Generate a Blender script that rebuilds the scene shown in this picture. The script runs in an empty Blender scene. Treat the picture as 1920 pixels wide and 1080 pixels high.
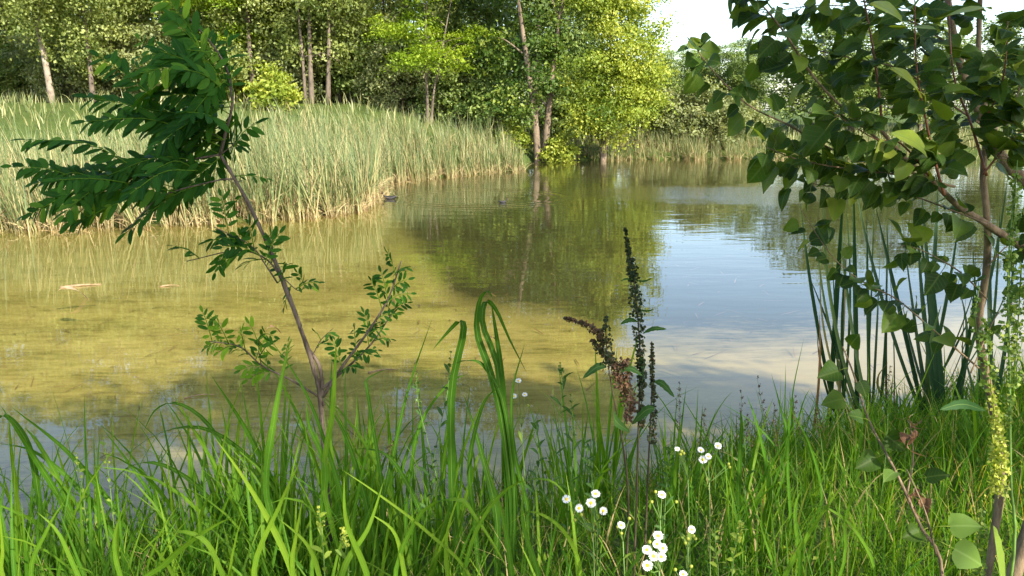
import bpy, math, random
import numpy as np
from mathutils import Vector, Matrix
R = math.radians
rng = np.random.default_rng(7)
random.seed(7)
SC = bpy.context.scene
COL = SC.collection

# ------------------------------------------------------------------ camera, sky, sun, exposure
EYE = 1.6
PITCH = R(12.77)
FPX = 1478.0
cam_d = bpy.data.cameras.new('camera')
cam = bpy.data.objects.new('camera', cam_d); COL.objects.link(cam)
cam.location = (0, 0, EYE)
cam.rotation_euler = (R(90) - PITCH, 0, 0)
cam_d.sensor_width = 36.0
cam_d.lens = 36.0 * FPX / 1920.0
cam_d.clip_start = 0.05
cam_d.clip_end = 2000
SC.camera = cam

SUN_EL = R(36)
SUN_AZ = R(142)              # clockwise from +Y: behind the viewer, to the right
world = bpy.data.worlds.new('World'); SC.world = world
world.use_nodes = True
wn = world.node_tree.nodes; wl = world.node_tree.links
bg = wn['Background']
sky = wn.new('ShaderNodeTexSky'); sky.sky_type = 'NISHITA'; sky.sun_disc = False
sky.sun_elevation = SUN_EL; sky.sun_rotation = SUN_AZ
sky.air_density = 1.0; sky.dust_density = 1.2; sky.ozone_density = 1.0
wl.new(sky.outputs[0], bg.inputs[0]); bg.inputs[1].default_value = 0.15
sun_d = bpy.data.lights.new('sun', 'SUN'); sun_d.energy = 4.6; sun_d.angle = R(0.55); sun_d.color = (1.0, 0.93, 0.82)
sun = bpy.data.objects.new('sun', sun_d); COL.objects.link(sun)
SUNV = Vector((math.sin(SUN_AZ) * math.cos(SUN_EL), math.cos(SUN_AZ) * math.cos(SUN_EL), math.sin(SUN_EL)))
sun.rotation_euler = SUNV.to_track_quat('Z', 'Y').to_euler()
SC.view_settings.view_transform = 'Standard'
SC.view_settings.look = 'None'
SC.view_settings.exposure = 1.5
SC.view_settings.gamma = 1.0
SC.cycles.max_bounces = 8
SC.cycles.transparent_max_bounces = 12
SC.cycles.caustics_reflective = False
SC.cycles.caustics_refractive = False

CT, ST = math.cos(PITCH), math.sin(PITCH)
def P(px, py, d):
    """point seen at photo pixel (px, py), d metres in front along +Y"""
    u = (px - 960) / FPX; v = (540 - py) / FPX
    dx, dy, dz = u, CT + v * ST, -ST + v * CT
    k = d / dy
    return np.array((dx * k, d, EYE + dz * k))
WATER_Z = -0.5
def PW(px, py, z=WATER_Z):
    u = (px - 960) / FPX; v = (540 - py) / FPX
    dx, dy, dz = u, CT + v * ST, -ST + v * CT
    k = (z - EYE) / dz
    return np.array((dx * k, dy * k, z))

# ------------------------------------------------------------------ mesh helpers
def unit(v):
    n = np.linalg.norm(v, axis=-1, keepdims=True); n[n < 1e-9] = 1
    return v / n

class MB:
    def __init__(self):
        self.v = []; self.q = []; self.t = []; self.tint = []; self.lc = []; self.n = 0
    def add(self, v, quads=None, tris=None, tint=0.5, lc=None):
        v = np.asarray(v, float).reshape(-1, 3)
        m = len(v)
        self.v.append(v)
        self.tint.append(np.broadcast_to(np.asarray(tint, float), (m,)).copy())
        self.lc.append(np.zeros((m, 3)) if lc is None else np.asarray(lc, float).reshape(-1, 3))
        if quads is not None and len(quads): self.q.append(np.asarray(quads, int).reshape(-1, 4) + self.n)
        if tris is not None and len(tris): self.t.append(np.asarray(tris, int).reshape(-1, 3) + self.n)
        self.n += m
    def merge(self, o, M=None, tint_shift=0.0):
        v = np.concatenate(o.v)
        if M is not None:
            M = np.array(M); v = v @ M[:3, :3].T + M[:3, 3]
        q = np.concatenate(o.q) if o.q else None
        t = np.concatenate(o.t) if o.t else None
        self.add(v, q, t, np.concatenate(o.tint) + tint_shift, np.concatenate(o.lc))
    def mesh(self, name, mat, smooth=True):
        me = bpy.data.meshes.new(name)
        V = np.concatenate(self.v)
        q = np.concatenate(self.q) if self.q else np.zeros((0, 4), int)
        t = np.concatenate(self.t) if self.t else np.zeros((0, 3), int)
        me.vertices.add(len(V)); me.vertices.foreach_set('co', V.astype(np.float32).ravel())
        loops = np.concatenate([q.ravel(), t.ravel()]).astype(np.int32)
        me.loops.add(len(loops)); me.loops.foreach_set('vertex_index', loops)
        starts = np.concatenate([np.arange(len(q)) * 4, len(q) * 4 + np.arange(len(t)) * 3]).astype(np.int32)
        me.polygons.add(len(starts)); me.polygons.foreach_set('loop_start', starts)
        me.update(calc_edges=True)
        if smooth: me.polygons.foreach_set('use_smooth', np.ones(len(starts), bool))
        a = me.attributes.new('tint', 'FLOAT', 'POINT'); a.data.foreach_set('value', np.concatenate(self.tint).astype(np.float32))
        b = me.attributes.new('lc', 'FLOAT_VECTOR', 'POINT'); b.data.foreach_set('vector', np.concatenate(self.lc).astype(np.float32).ravel())
        if mat is not None: me.materials.append(mat)
        me.validate()
        return me
    def build(self, name, mat, parent=None, smooth=True):
        o = bpy.data.objects.new(name, self.mesh(name, mat, smooth)); COL.objects.link(o)
        if parent is not None: o.parent = parent
        return o

def tag(o, label=None, cat=None, group=None, kind=None):
    if label: o['label'] = label
    if cat: o['category'] = cat
    if group: o['group'] = group
    if kind: o['kind'] = kind
    return o
def empty(name, loc, label, cat, group=None, rz=0.0):
    o = bpy.data.objects.new(name, None); COL.objects.link(o)
    o.empty_display_size = 0.1
    o.location = loc; o.rotation_euler = (0, 0, rz)
    return tag(o, label, cat, group)
def copy_tree(o, parent=None):
    c = o.copy(); COL.objects.link(c)
    if parent is not None: c.parent = parent
    for ch in o.children: copy_tree(ch, c)
    return c

def resample(pts, n):
    """Catmull-Rom resample"""
    p = np.asarray(pts, float)
    if len(p) < 3:
        s = np.linspace(0, 1, n)[:, None]
        return p[0] * (1 - s) + p[-1] * s
    a = np.vstack([2 * p[0] - p[1], p, 2 * p[-1] - p[-2]])
    out = []
    for s in np.linspace(0, len(p) - 1 - 1e-6, n):
        i = int(s); f = s - i
        p0, p1, p2, p3 = a[i], a[i + 1], a[i + 2], a[i + 3]
        out.append(0.5 * (2 * p1 + (p2 - p0) * f + (2 * p0 - 5 * p1 + 4 * p2 - p3) * f * f + (3 * p1 - p0 - 3 * p2 + p3) * f ** 3))
    return np.array(out)

def tube(mb, pts, r0, r1, sides=6, n=None, tint=0.5, rough=0.0, power=1.0):
    p = resample(pts, n or max(4, len(pts) * 3))
    m = len(p)
    T = unit(np.gradient(p, axis=0))
    ref = np.array((0.31, 0.87, 0.38))
    A = unit(np.cross(T, ref)); B = np.cross(T, A)
    s = np.linspace(0, 1, m) ** power
    rad = r0 + (r1 - r0) * s
    if rough: rad = rad * (1 + rough * rng.normal(size=m))
    ang = np.linspace(0, 2 * np.pi, sides, endpoint=False)
    V = p[:, None, :] + rad[:, None, None] * (np.cos(ang)[None, :, None] * A[:, None, :] + np.sin(ang)[None, :, None] * B[:, None, :])
    q = []
    for i in range(m - 1):
        for j in range(sides):
            k = (j + 1) % sides
            q.append((i * sides + j, i * sides + k, (i + 1) * sides + k, (i + 1) * sides + j))
    lc = np.zeros((m, sides, 3)); lc[:, :, 0] = ang / 6.283; lc[:, :, 1] = np.linspace(0, 1, m)[:, None]
    V = V.reshape(-1, 3)
    cap0 = len(V); V = np.vstack([V, p[:1], p[-1:]])
    lc = np.vstack([lc.reshape(-1, 3), [(0, 0, 0)], [(0, 1, 0)]])
    t = [(cap0, (j + 1) % sides, j) for j in range(sides)] + [(cap0 + 1, (m - 1) * sides + j, (m - 1) * sides + (j + 1) % sides) for j in range(sides)]
    mb.add(V, q, t, tint, lc)
    return p

def blade(mb, pts, w, n=12, side=None, fold=0.25, tint=0.5, tint_end=None, prof=None, twist=0.0):
    """a single leaf blade along a path: three verts per section, V-folded"""
    p = resample(pts, n)
    T = unit(np.gradient(p, axis=0))
    if side is None: side = np.array((1.0, 0.25, 0.0))
    S = side[None, :] - T * (T @ side)[:, None]
    S = unit(S)
    N = np.cross(S, T)
    if twist:
        a = np.linspace(0, twist, n)[:, None]
        S, N = S * np.cos(a) + N * np.sin(a), N * np.cos(a) - S * np.sin(a)
    s = np.linspace(0, 1, n)
    if prof is None: prof = np.minimum(1, 0.55 + s * 2.2) * np.clip((1 - s) * 2.2, 0, 1) ** 0.7
    hw = (w * 0.5 * prof)[:, None]
    V = np.stack([p - S * hw + N * hw * fold, p, p + S * hw + N * hw * fold], 1)
    q = []
    for i in range(n - 1):
        b = i * 3
        q += [(b, b + 1, b + 4, b + 3), (b + 1, b + 2, b + 5, b + 4)]
    lc = np.zeros((n, 3, 3)); lc[:, 0, 0] = -1; lc[:, 2, 0] = 1; lc[:, :, 1] = s[:, None]
    tt = np.full(n, tint) if tint_end is None else tint + (tint_end - tint) * s
    mb.add(V, q, None, np.repeat(tt, 3), lc)

def blades(mb, base, L, W, az, lean, curl, segs=5, tint=0.5, tint_base=None, pw=1.5, roll=None):
    """many thin blades at once: base (N,3), the rest (N,)"""
    N = len(base); m = segs + 1
    s = np.linspace(0, 1, m)
    phi = lean[:, None] + curl[:, None] * s[None, :] ** pw
    hx = np.cos(az)[:, None]; hy = np.sin(az)[:, None]
    d = np.stack([np.sin(phi) * hx, np.sin(phi) * hy, np.cos(phi)], -1)
    step = L[:, None, None] / segs
    c = np.zeros((N, m, 3)); c[:, 1:] = np.cumsum((d[:, 1:] + d[:, :-1]) * 0.5 * step, 1)
    c += base[:, None, :]
    if roll is None: roll = rng.uniform(-0.9, 0.9, N)
    S0 = np.stack([-np.sin(az), np.cos(az), np.zeros(N)], -1)[:, None, :] * np.ones((1, m, 1))
    Nn = np.cross(S0, d)
    S = S0 * np.cos(roll)[:, None, None] + Nn * np.sin(roll)[:, None, None]
    prof = np.minimum(1, 0.6 + s * 2) * np.clip((1 - s) * 1.8, 0.0, 1) ** 0.8
    hw = W[:, None, None] * 0.5 * prof[None, :, None]
    V = np.stack([c - S * hw, c + S * hw], 2)
    i0 = (np.arange(N) * m * 2)[:, None] + (np.arange(segs) * 2)[None, :]
    q = np.stack([i0, i0 + 1, i0 + 3, i0 + 2], -1).reshape(-1, 4)
    tint = np.broadcast_to(np.asarray(tint, float), (N,))
    tv = np.repeat(tint[:, None], m, 1)
    if tint_base is not None:
        k = np.clip(1 - s / 0.42, 0, 1)[None, :]
        tv = tv * (1 - k) + np.asarray(tint_base)[:, None] * k
    lc = np.zeros((N, m, 2, 3)); lc[:, :, 0, 0] = -1; lc[:, :, 1, 0] = 1; lc[..., 1] = s[None, :, None]
    mb.add(V, q, None, np.repeat(tv[:, :, None], 2, 2).ravel(), lc)

def leafquads(mb, c, size, nrm, tint, aspect=0.62):
    """many rhombic leaves: centre (N,3), length (N,), normal (N,3)"""
    N = len(c)
    r = unit(rng.normal(size=(N, 3)))
    a = unit(np.cross(nrm, r)); b = np.cross(nrm, a)
    la = a * size[:, None] * 0.5; lb = b * (size * aspect * 0.5)[:, None]
    up = nrm * (size * 0.10)[:, None]
    V = np.stack([c - la, c - la * 0.15 + lb + up, c + la, c - la * 0.15 - lb + up], 1)
    i0 = np.arange(N)[:, None] * 4
    q = i0 + np.arange(4)[None, :]
    lc = np.zeros((N, 4, 3)); lc[:, 0, 1] = 0; lc[:, 2, 1] = 1; lc[:, 1, 0] = 1; lc[:, 3, 0] = -1
    mb.add(V, q, None, np.repeat(tint, 4), lc)

# ------------------------------------------------------------------ materials
def nodes(name):
    m = bpy.data.materials.new(name); m.use_nodes = True
    nt = m.node_tree; nt.nodes.clear()
    return m, nt.nodes, nt.links
def ramp(N, stops):
    r = N.new('ShaderNodeValToRGB'); e = r.color_ramp.elements
    while len(e) < len(stops): e.new(0.5)
    for el, (p, c) in zip(e, stops):
        el.position = p; el.color = (*c, 1)
    return r
def attr(N, name):
    a = N.new('ShaderNodeAttribute'); a.attribute_name = name; return a
def math_(N, L, op, a, b=None, clamp=False):
    n = N.new('ShaderNodeMath'); n.operation = op; n.use_clamp = clamp
    for i, x in enumerate((a, b)):
        if x is None: continue
        if isinstance(x, (int, float)): n.inputs[i].default_value = x
        else: L.new(x, n.inputs[i])
    return n.outputs[0]
def mixc(N, L, f, a, b):
    n = N.new('ShaderNodeMix'); n.data_type = 'RGBA'
    for i, x in ((0, f), (6, a), (7, b)):
        if isinstance(x, (int, float)): n.inputs[i].default_value = x
        elif isinstance(x, tuple): n.inputs[i].default_value = (*x, 1)
        else: L.new(x, n.inputs[i])
    return n.outputs[2]

def leaf_mat(name, stops, transl=0.4, rough=0.45, spec=0.35, tcol=(1.25, 1.2, 0.45), midrib=None, veins=0.0, blot=0.0, rand=0.0, under=None):
    m, N, L = nodes(name)
    at = attr(N, 'tint')
    f = at.outputs['Fac']
    if rand:
        oi = N.new('ShaderNodeObjectInfo')
        f = math_(N, L, 'ADD', f, math_(N, L, 'MULTIPLY', math_(N, L, 'SUBTRACT', oi.outputs['Random'], 0.5), rand))
    rp = ramp(N, stops); L.new(f, rp.inputs[0])
    col = rp.outputs[0]
    if blot:
        nz = N.new('ShaderNodeTexNoise'); nz.inputs['Scale'].default_value = blot; nz.inputs['Detail'].default_value = 3
        g = N.new('ShaderNodeNewGeometry'); L.new(g.outputs['Position'], nz.inputs['Vector'])
        k = math_(N, L, 'MULTIPLY', nz.outputs[0], 1.1, True)
        dark = N.new('ShaderNodeMix'); dark.data_type = 'RGBA'; dark.blend_type = 'MULTIPLY'; dark.inputs[0].default_value = 0.5
        L.new(col, dark.inputs[6]); L.new(nz.outputs['Color'], dark.inputs[7])
        col = mixc(N, L, k, dark.outputs[2], col)
    if midrib or veins:
        lc = attr(N, 'lc'); sp = N.new('ShaderNodeSeparateXYZ'); L.new(lc.outputs['Vector'], sp.inputs[0])
        ax = math_(N, L, 'ABSOLUTE', sp.outputs[0])
        mid = math_(N, L, 'SUBTRACT', 1.0, math_(N, L, 'MULTIPLY', ax, 9.0), True)
        if veins:
            w = math_(N, L, 'SUBTRACT', sp.outputs[1], math_(N, L, 'MULTIPLY', ax, 0.28))
            sn = math_(N, L, 'SINE', math_(N, L, 'MULTIPLY', w, 40.0))
            vn = math_(N, L, 'MULTIPLY', math_(N, L, 'SUBTRACT', sn, 0.88, True), 8.0 * veins, True)
            mid = math_(N, L, 'MAXIMUM', mid, vn)
        mid = math_(N, L, 'MULTIPLY', mid, 0.55)
        col = mixc(N, L, mid, col, midrib or (0.25, 0.32, 0.08))
    if under:
        gb = N.new('ShaderNodeNewGeometry')
        col = mixc(N, L, math_(N, L, 'MULTIPLY', gb.outputs['Backfacing'], 0.4), col, under)
    pr = N.new('ShaderNodeBsdfPrincipled')
    L.new(col, pr.inputs['Base Color']); pr.inputs['Roughness'].default_value = rough
    pr.inputs['Specular IOR Level'].default_value = spec
    tr = N.new('ShaderNodeBsdfTranslucent')
    mul = N.new('ShaderNodeMix'); mul.data_type = 'RGBA'; mul.blend_type = 'MULTIPLY'; mul.inputs[0].default_value = 1.0
    mul.clamp_result = False
    L.new(col, mul.inputs[6]); mul.inputs[7].default_value = (*tcol, 1)
    L.new(mul.outputs[2], tr.inputs[0])
    mx = N.new('ShaderNodeMixShader'); mx.inputs[0].default_value = transl
    L.new(pr.outputs[0], mx.inputs[1]); L.new(tr.outputs[0], mx.inputs[2])
    out = N.new('ShaderNodeOutputMaterial'); L.new(mx.outputs[0], out.inputs[0])
    return m

def bark_mat(name, c0, c1, scale=8.0, stretch=0.25, rough=0.85, c2=None):
    m, N, L = nodes(name)
    tc = N.new('ShaderNodeTexCoord'); mp = N.new('ShaderNodeMapping'); mp.inputs['Scale'].default_value = (1, 1, stretch)
    L.new(tc.outputs['Object'], mp.inputs[0])
    nz = N.new('ShaderNodeTexNoise'); nz.inputs['Scale'].default_value = scale; nz.inputs['Detail'].default_value = 6; nz.inputs['Roughness'].default_value = 0.7
    L.new(mp.outputs[0], nz.inputs['Vector'])
    st = [(0.35, c0), (0.62, c1)]
    if c2: st.append((0.75, c2))
    rp = ramp(N, st); L.new(nz.outputs[0], rp.inputs[0])
    pr = N.new('ShaderNodeBsdfPrincipled'); L.new(rp.outputs[0], pr.inputs['Base Color']); pr.inputs['Roughness'].default_value = rough
    pr.inputs['Specular IOR Level'].default_value = 0.25
    bp = N.new('ShaderNodeBump'); bp.inputs['Strength'].default_value = 0.6; bp.inputs['Distance'].default_value = 0.01
    L.new(nz.outputs[0], bp.inputs['Height']); L.new(bp.outputs[0], pr.inputs['Normal'])
    out = N.new('ShaderNodeOutputMaterial'); L.new(pr.outputs[0], out.inputs[0])
    return m
def plain_mat(name, c, rough=0.6, spec=0.3, var=0.3, scale=40):
    m, N, L = nodes(name)
    nz = N.new('ShaderNodeTexNoise'); nz.inputs['Scale'].default_value = scale; nz.inputs['Detail'].default_value = 4
    tc = N.new('ShaderNodeTexCoord'); L.new(tc.outputs['Object'], nz.inputs['Vector'])
    lo = tuple(x * (1 - var) for x in c); hi = tuple(min(1, x * (1 + var)) for x in c)
    rp = ramp(N, [(0.3, lo), (0.7, hi)]); L.new(nz.outputs[0], rp.inputs[0])
    pr = N.new('ShaderNodeBsdfPrincipled'); L.new(rp.outputs[0], pr.inputs['Base Color'])
    pr.inputs['Roughness'].default_value = rough; pr.inputs['Specular IOR Level'].default_value = spec
    out = N.new('ShaderNodeOutputMaterial'); L.new(pr.outputs[0], out.inputs[0])
    return m

M = {}
M['aspen'] = leaf_mat('aspen_leaf', [(0, (0.09, 0.13, 0.028)), (0.5, (0.25, 0.30, 0.08)), (1, (0.42, 0.46, 0.16))], 0.45, 0.5, 0.3)
M['locust'] = leaf_mat('locust_leaf', [(0, (0.12, 0.20, 0.012)), (0.5, (0.22, 0.33, 0.02)), (1, (0.34, 0.42, 0.035))], 0.45, 0.5, 0.25)
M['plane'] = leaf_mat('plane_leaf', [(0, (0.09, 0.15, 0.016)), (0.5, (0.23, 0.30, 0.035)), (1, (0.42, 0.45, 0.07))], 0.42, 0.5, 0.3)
M['plane_dark'] = leaf_mat('shaded_plane_leaf', [(0, (0.04, 0.085, 0.012)), (0.5, (0.10, 0.16, 0.024)), (1, (0.30, 0.35, 0.06))], 0.4, 0.5, 0.25)  # darker copy of the plane leaf, crown shade put into its colours
M['dark'] = leaf_mat('alder_leaf', [(0, (0.04, 0.075, 0.016)), (0.5, (0.105, 0.16, 0.032)), (1, (0.22, 0.28, 0.065))], 0.3, 0.5, 0.3)
M['willow'] = leaf_mat('willow_leaf', [(0, (0.12, 0.15, 0.05)), (0.5, (0.22, 0.25, 0.095)), (1, (0.33, 0.35, 0.15))], 0.35, 0.5, 0.3)
M['reed'] = leaf_mat('reed_blade', [(0.0, (0.08, 0.125, 0.042)), (0.30, (0.165, 0.205, 0.075)), (0.52, (0.30, 0.29, 0.12)), (0.72, (0.48, 0.39, 0.20)), (0.88, (0.33, 0.21, 0.11)), (1.0, (0.15, 0.085, 0.045))], 0.3, 0.5, 0.3, (1.1, 1.1, 0.6))
M['grass'] = leaf_mat('grass_blade', [(0, (0.03, 0.085, 0.008)), (0.5, (0.068, 0.175, 0.012)), (0.85, (0.20, 0.31, 0.022)), (0.93, (0.34, 0.34, 0.08)), (1, (0.42, 0.32, 0.15))], 0.5, 0.55, 0.09, (1.7, 1.5, 0.3), midrib=(0.22, 0.32, 0.07), blot=30)
M['cattail'] = leaf_mat('cattail_blade', [(0, (0.015, 0.045, 0.016)), (0.5, (0.035, 0.08, 0.025)), (0.8, (0.16, 0.22, 0.08)), (1, (0.30, 0.16, 0.08))], 0.3, 0.5, 0.15, (1.3, 1.3, 0.5), blot=25)
M['robinia'] = leaf_mat('robinia_leaflet', [(0, (0.014, 0.055, 0.008)), (0.5, (0.038, 0.115, 0.012)), (1, (0.16, 0.27, 0.02))], 0.38, 0.6, 0.06, (1.7, 1.6, 0.3), midrib=(0.06, 0.12, 0.03))
M['poplar'] = leaf_mat('poplar_leaf', [(0, (0.022, 0.05, 0.008)), (0.5, (0.05, 0.098, 0.013)), (0.85, (0.14, 0.20, 0.022)), (1, (0.28, 0.32, 0.05))], 0.36, 0.45, 0.10, (1.8, 1.6, 0.3), midrib=(0.11, 0.15, 0.04), veins=0.6, blot=55, rand=0.6, under=(0.075, 0.12, 0.03))
M['weed'] = leaf_mat('weed_leaf', [(0, (0.03, 0.08, 0.02)), (0.5, (0.07, 0.14, 0.03)), (1, (0.28, 0.36, 0.05))], 0.4, 0.55, 0.08, (1.5, 1.4, 0.35), midrib=(0.2, 0.28, 0.08))
M['seed_green'] = leaf_mat('green_seed', [(0, (0.06, 0.12, 0.02)), (0.5, (0.16, 0.24, 0.035)), (1, (0.40, 0.42, 0.06))], 0.4, 0.5, 0.3, (1.2, 1.2, 0.5))
M['seed_dark'] = leaf_mat('dark_seed', [(0, (0.02, 0.035, 0.012)), (0.5, (0.05, 0.06, 0.02)), (0.8, (0.075, 0.045, 0.026)), (1, (0.14, 0.072, 0.04))], 0.2, 0.6, 0.2, (1.1, 1.0, 0.5))
M['dry'] = leaf_mat('dry_leaf', [(0, (0.10, 0.045, 0.02)), (0.5, (0.26, 0.15, 0.08)), (1, (0.50, 0.36, 0.22))], 0.25, 0.7, 0.2, (1.1, 1.0, 0.7))
M['petal'] = leaf_mat('petal', [(0, (0.72, 0.70, 0.66)), (1, (0.88, 0.87, 0.84))], 0.35, 0.6, 0.2, (1, 1, 0.95))
M['disc'] = plain_mat('flower_disc', (0.75, 0.50, 0.03), 0.7, 0.2, 0.25, 400)
M['green_stem'] = plain_mat('green_stem', (0.10, 0.17, 0.035), 0.55, 0.3, 0.3, 30)
M['red_stem'] = plain_mat('red_stem', (0.16, 0.055, 0.03), 0.5, 0.35, 0.35, 30)
M['dark_stem'] = plain_mat('dark_stem', (0.05, 0.035, 0.02), 0.7, 0.25, 0.3, 30)
M['bark_pale'] = bark_mat('pale_bark', (0.12, 0.09, 0.065), (0.34, 0.28, 0.21), 5, 0.5, 0.8, (0.44, 0.39, 0.31))
M['bark_dark'] = bark_mat('dark_bark', (0.055, 0.042, 0.03), (0.19, 0.15, 0.11), 6, 0.25)
M['bark_plane'] = bark_mat('plane_bark', (0.07, 0.052, 0.035), (0.22, 0.165, 0.11), 3, 0.6, 0.8, (0.46, 0.38, 0.28))
M['bark_sap'] = bark_mat('sapling_bark', (0.035, 0.025, 0.018), (0.13, 0.095, 0.07), 60, 0.25)
M['bark_pop'] = bark_mat('young_poplar_bark', (0.09, 0.06, 0.035), (0.22, 0.155, 0.09), 45, 0.3)
M['feather'] = plain_mat('dark_feather', (0.018, 0.017, 0.018), 0.6, 0.3, 0.3, 30)
M['beak'] = plain_mat('red_beak', (0.5, 0.06, 0.03), 0.4, 0.4, 0.2, 30)
M['twig'] = plain_mat('pale_twig', (0.26, 0.17, 0.09), 0.8, 0.2, 0.3, 30)

def water_mat():
    m, N, L = nodes('pond_water')
    g = N.new('ShaderNodeNewGeometry')
    def noise(scale, sx, sy, det, dist=0.0):
        mp = N.new('ShaderNodeMapping'); mp.inputs['Scale'].default_value = (sx, sy, 1)
        L.new(g.outputs['Position'], mp.inputs[0])
        n = N.new('ShaderNodeTexNoise'); n.inputs['Scale'].default_value = scale; n.inputs['Detail'].default_value = det
        n.inputs['Distortion'].default_value = dist
        L.new(mp.outputs[0], n.inputs['Vector'])
        return n.outputs[0]
    sp = N.new('ShaderNodeSeparateXYZ'); L.new(g.outputs['Position'], sp.inputs[0])
    def blob(cx, cy, rx, ry, soft=1.0):
        dx = math_(N, L, 'DIVIDE', math_(N, L, 'SUBTRACT', sp.outputs[0], cx), rx)
        dy = math_(N, L, 'DIVIDE', math_(N, L, 'SUBTRACT', sp.outputs[1], cy), ry)
        d = math_(N, L, 'SQRT', math_(N, L, 'ADD', math_(N, L, 'MULTIPLY', dx, dx), math_(N, L, 'MULTIPLY', dy, dy)))
        d = math_(N, L, 'ADD', d, math_(N, L, 'MULTIPLY', math_(N, L, 'SUBTRACT', noise(0.9, 1, 1, 3), 0.5), 1.2))
        return math_(N, L, 'MULTIPLY', math_(N, L, 'SUBTRACT', 1.0, d), 1.6, True)
    # gusts: ruffled patches of the surface
    w1 = PW(1345, 362); w2 = PW(1015, 335); w3 = PW(905, 341)
    gust = math_(N, L, 'MAXIMUM', blob(w1[0], w1[1], 4.6, 2.9), math_(N, L, 'MAXIMUM', blob(w2[0], w2[1], 0.9, 1.6), blob(w3[0], w3[1], 0.9, 0.9)))
    far = math_(N, L, 'MULTIPLY', math_(N, L, 'SUBTRACT', sp.outputs[1], 7.0), 0.06, True)
    wave = noise(1.3, 0.5, 1.5, 1)
    rip = noise(3.6, 0.42, 1.35, 1.0, 0.4)
    fine = noise(26.0, 0.8, 1.2, 2)
    # rings from a diving bird
    rc = PW(900, 381)
    dx = math_(N, L, 'SUBTRACT', sp.outputs[0], float(rc[0])); dy = math_(N, L, 'SUBTRACT', sp.outputs[1], float(rc[1]) + 1.2)
    d = math_(N, L, 'SQRT', math_(N, L, 'ADD', math_(N, L, 'MULTIPLY', dx, dx), math_(N, L, 'MULTIPLY', math_(N, L, 'MULTIPLY', dy, dy), 1.0)))
    ring = math_(N, L, 'MULTIPLY', math_(N, L, 'SINE', math_(N, L, 'MULTIPLY', d, 20.0)), 0.5)
    rmask = math_(N, L, 'SUBTRACT', 1.0, math_(N, L, 'MULTIPLY', math_(N, L, 'ABSOLUTE', math_(N, L, 'SUBTRACT', d, 1.9)), 1.5), True)
    ring = math_(N, L, 'MULTIPLY', ring, rmask)
    h = math_(N, L, 'MULTIPLY', wave, math_(N, L, 'ADD', 0.0016, math_(N, L, 'MULTIPLY', far, 0.005)))
    h = math_(N, L, 'ADD', h, math_(N, L, 'MULTIPLY', rip, math_(N, L, 'ADD', 0.0009, math_(N, L, 'MULTIPLY', far, 0.0036))))
    h = math_(N, L, 'ADD', h, math_(N, L, 'MULTIPLY', fine, math_(N, L, 'ADD', 0.00006, math_(N, L, 'MULTIPLY', gust, 0.0045))))
    h = math_(N, L, 'ADD', h, math_(N, L, 'MULTIPLY', ring, 0.006))
    bp = N.new('ShaderNodeBump'); bp.inputs['Strength'].default_value = 1.0; bp.inputs['Distance'].default_value = 1.0
    L.new(h, bp.inputs['Height'])
    dot = N.new('ShaderNodeVectorMath'); dot.operation = 'DOT_PRODUCT'
    L.new(bp.outputs[0], dot.inputs[0]); L.new(g.outputs['Incoming'], dot.inputs[1])
    om = math_(N, L, 'SUBTRACT', 1.0, math_(N, L, 'ABSOLUTE', dot.outputs['Value']), True)
    fres = math_(N, L, 'ADD', 0.02, math_(N, L, 'MULTIPLY', math_(N, L, 'POWER', om, 5.0), 0.95), True)
    gl = N.new('ShaderNodeBsdfGlossy'); gl.inputs['Roughness'].default_value = 0.015; gl.inputs['Color'].default_value = (1, 1, 1, 1)
    L.new(bp.outputs[0], gl.inputs['Normal'])
    tr = N.new('ShaderNodeBsdfTransparent'); tr.inputs[0].default_value = (0.97, 0.95, 0.80, 1)
    df = N.new('ShaderNodeBsdfDiffuse'); df.inputs[0].default_value = (0.20, 0.18, 0.045, 1)
    mx0 = N.new('ShaderNodeMixShader'); mx0.inputs[0].default_value = 0.05
    L.new(tr.outputs[0], mx0.inputs[1]); L.new(df.outputs[0], mx0.inputs[2])
    mx = N.new('ShaderNodeMixShader'); L.new(fres, mx.inputs[0]); L.new(mx0.outputs[0], mx.inputs[1]); L.new(gl.outputs[0], mx.inputs[2])
    out = N.new('ShaderNodeOutputMaterial'); L.new(mx.outputs[0], out.inputs[0])
    return m

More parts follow.
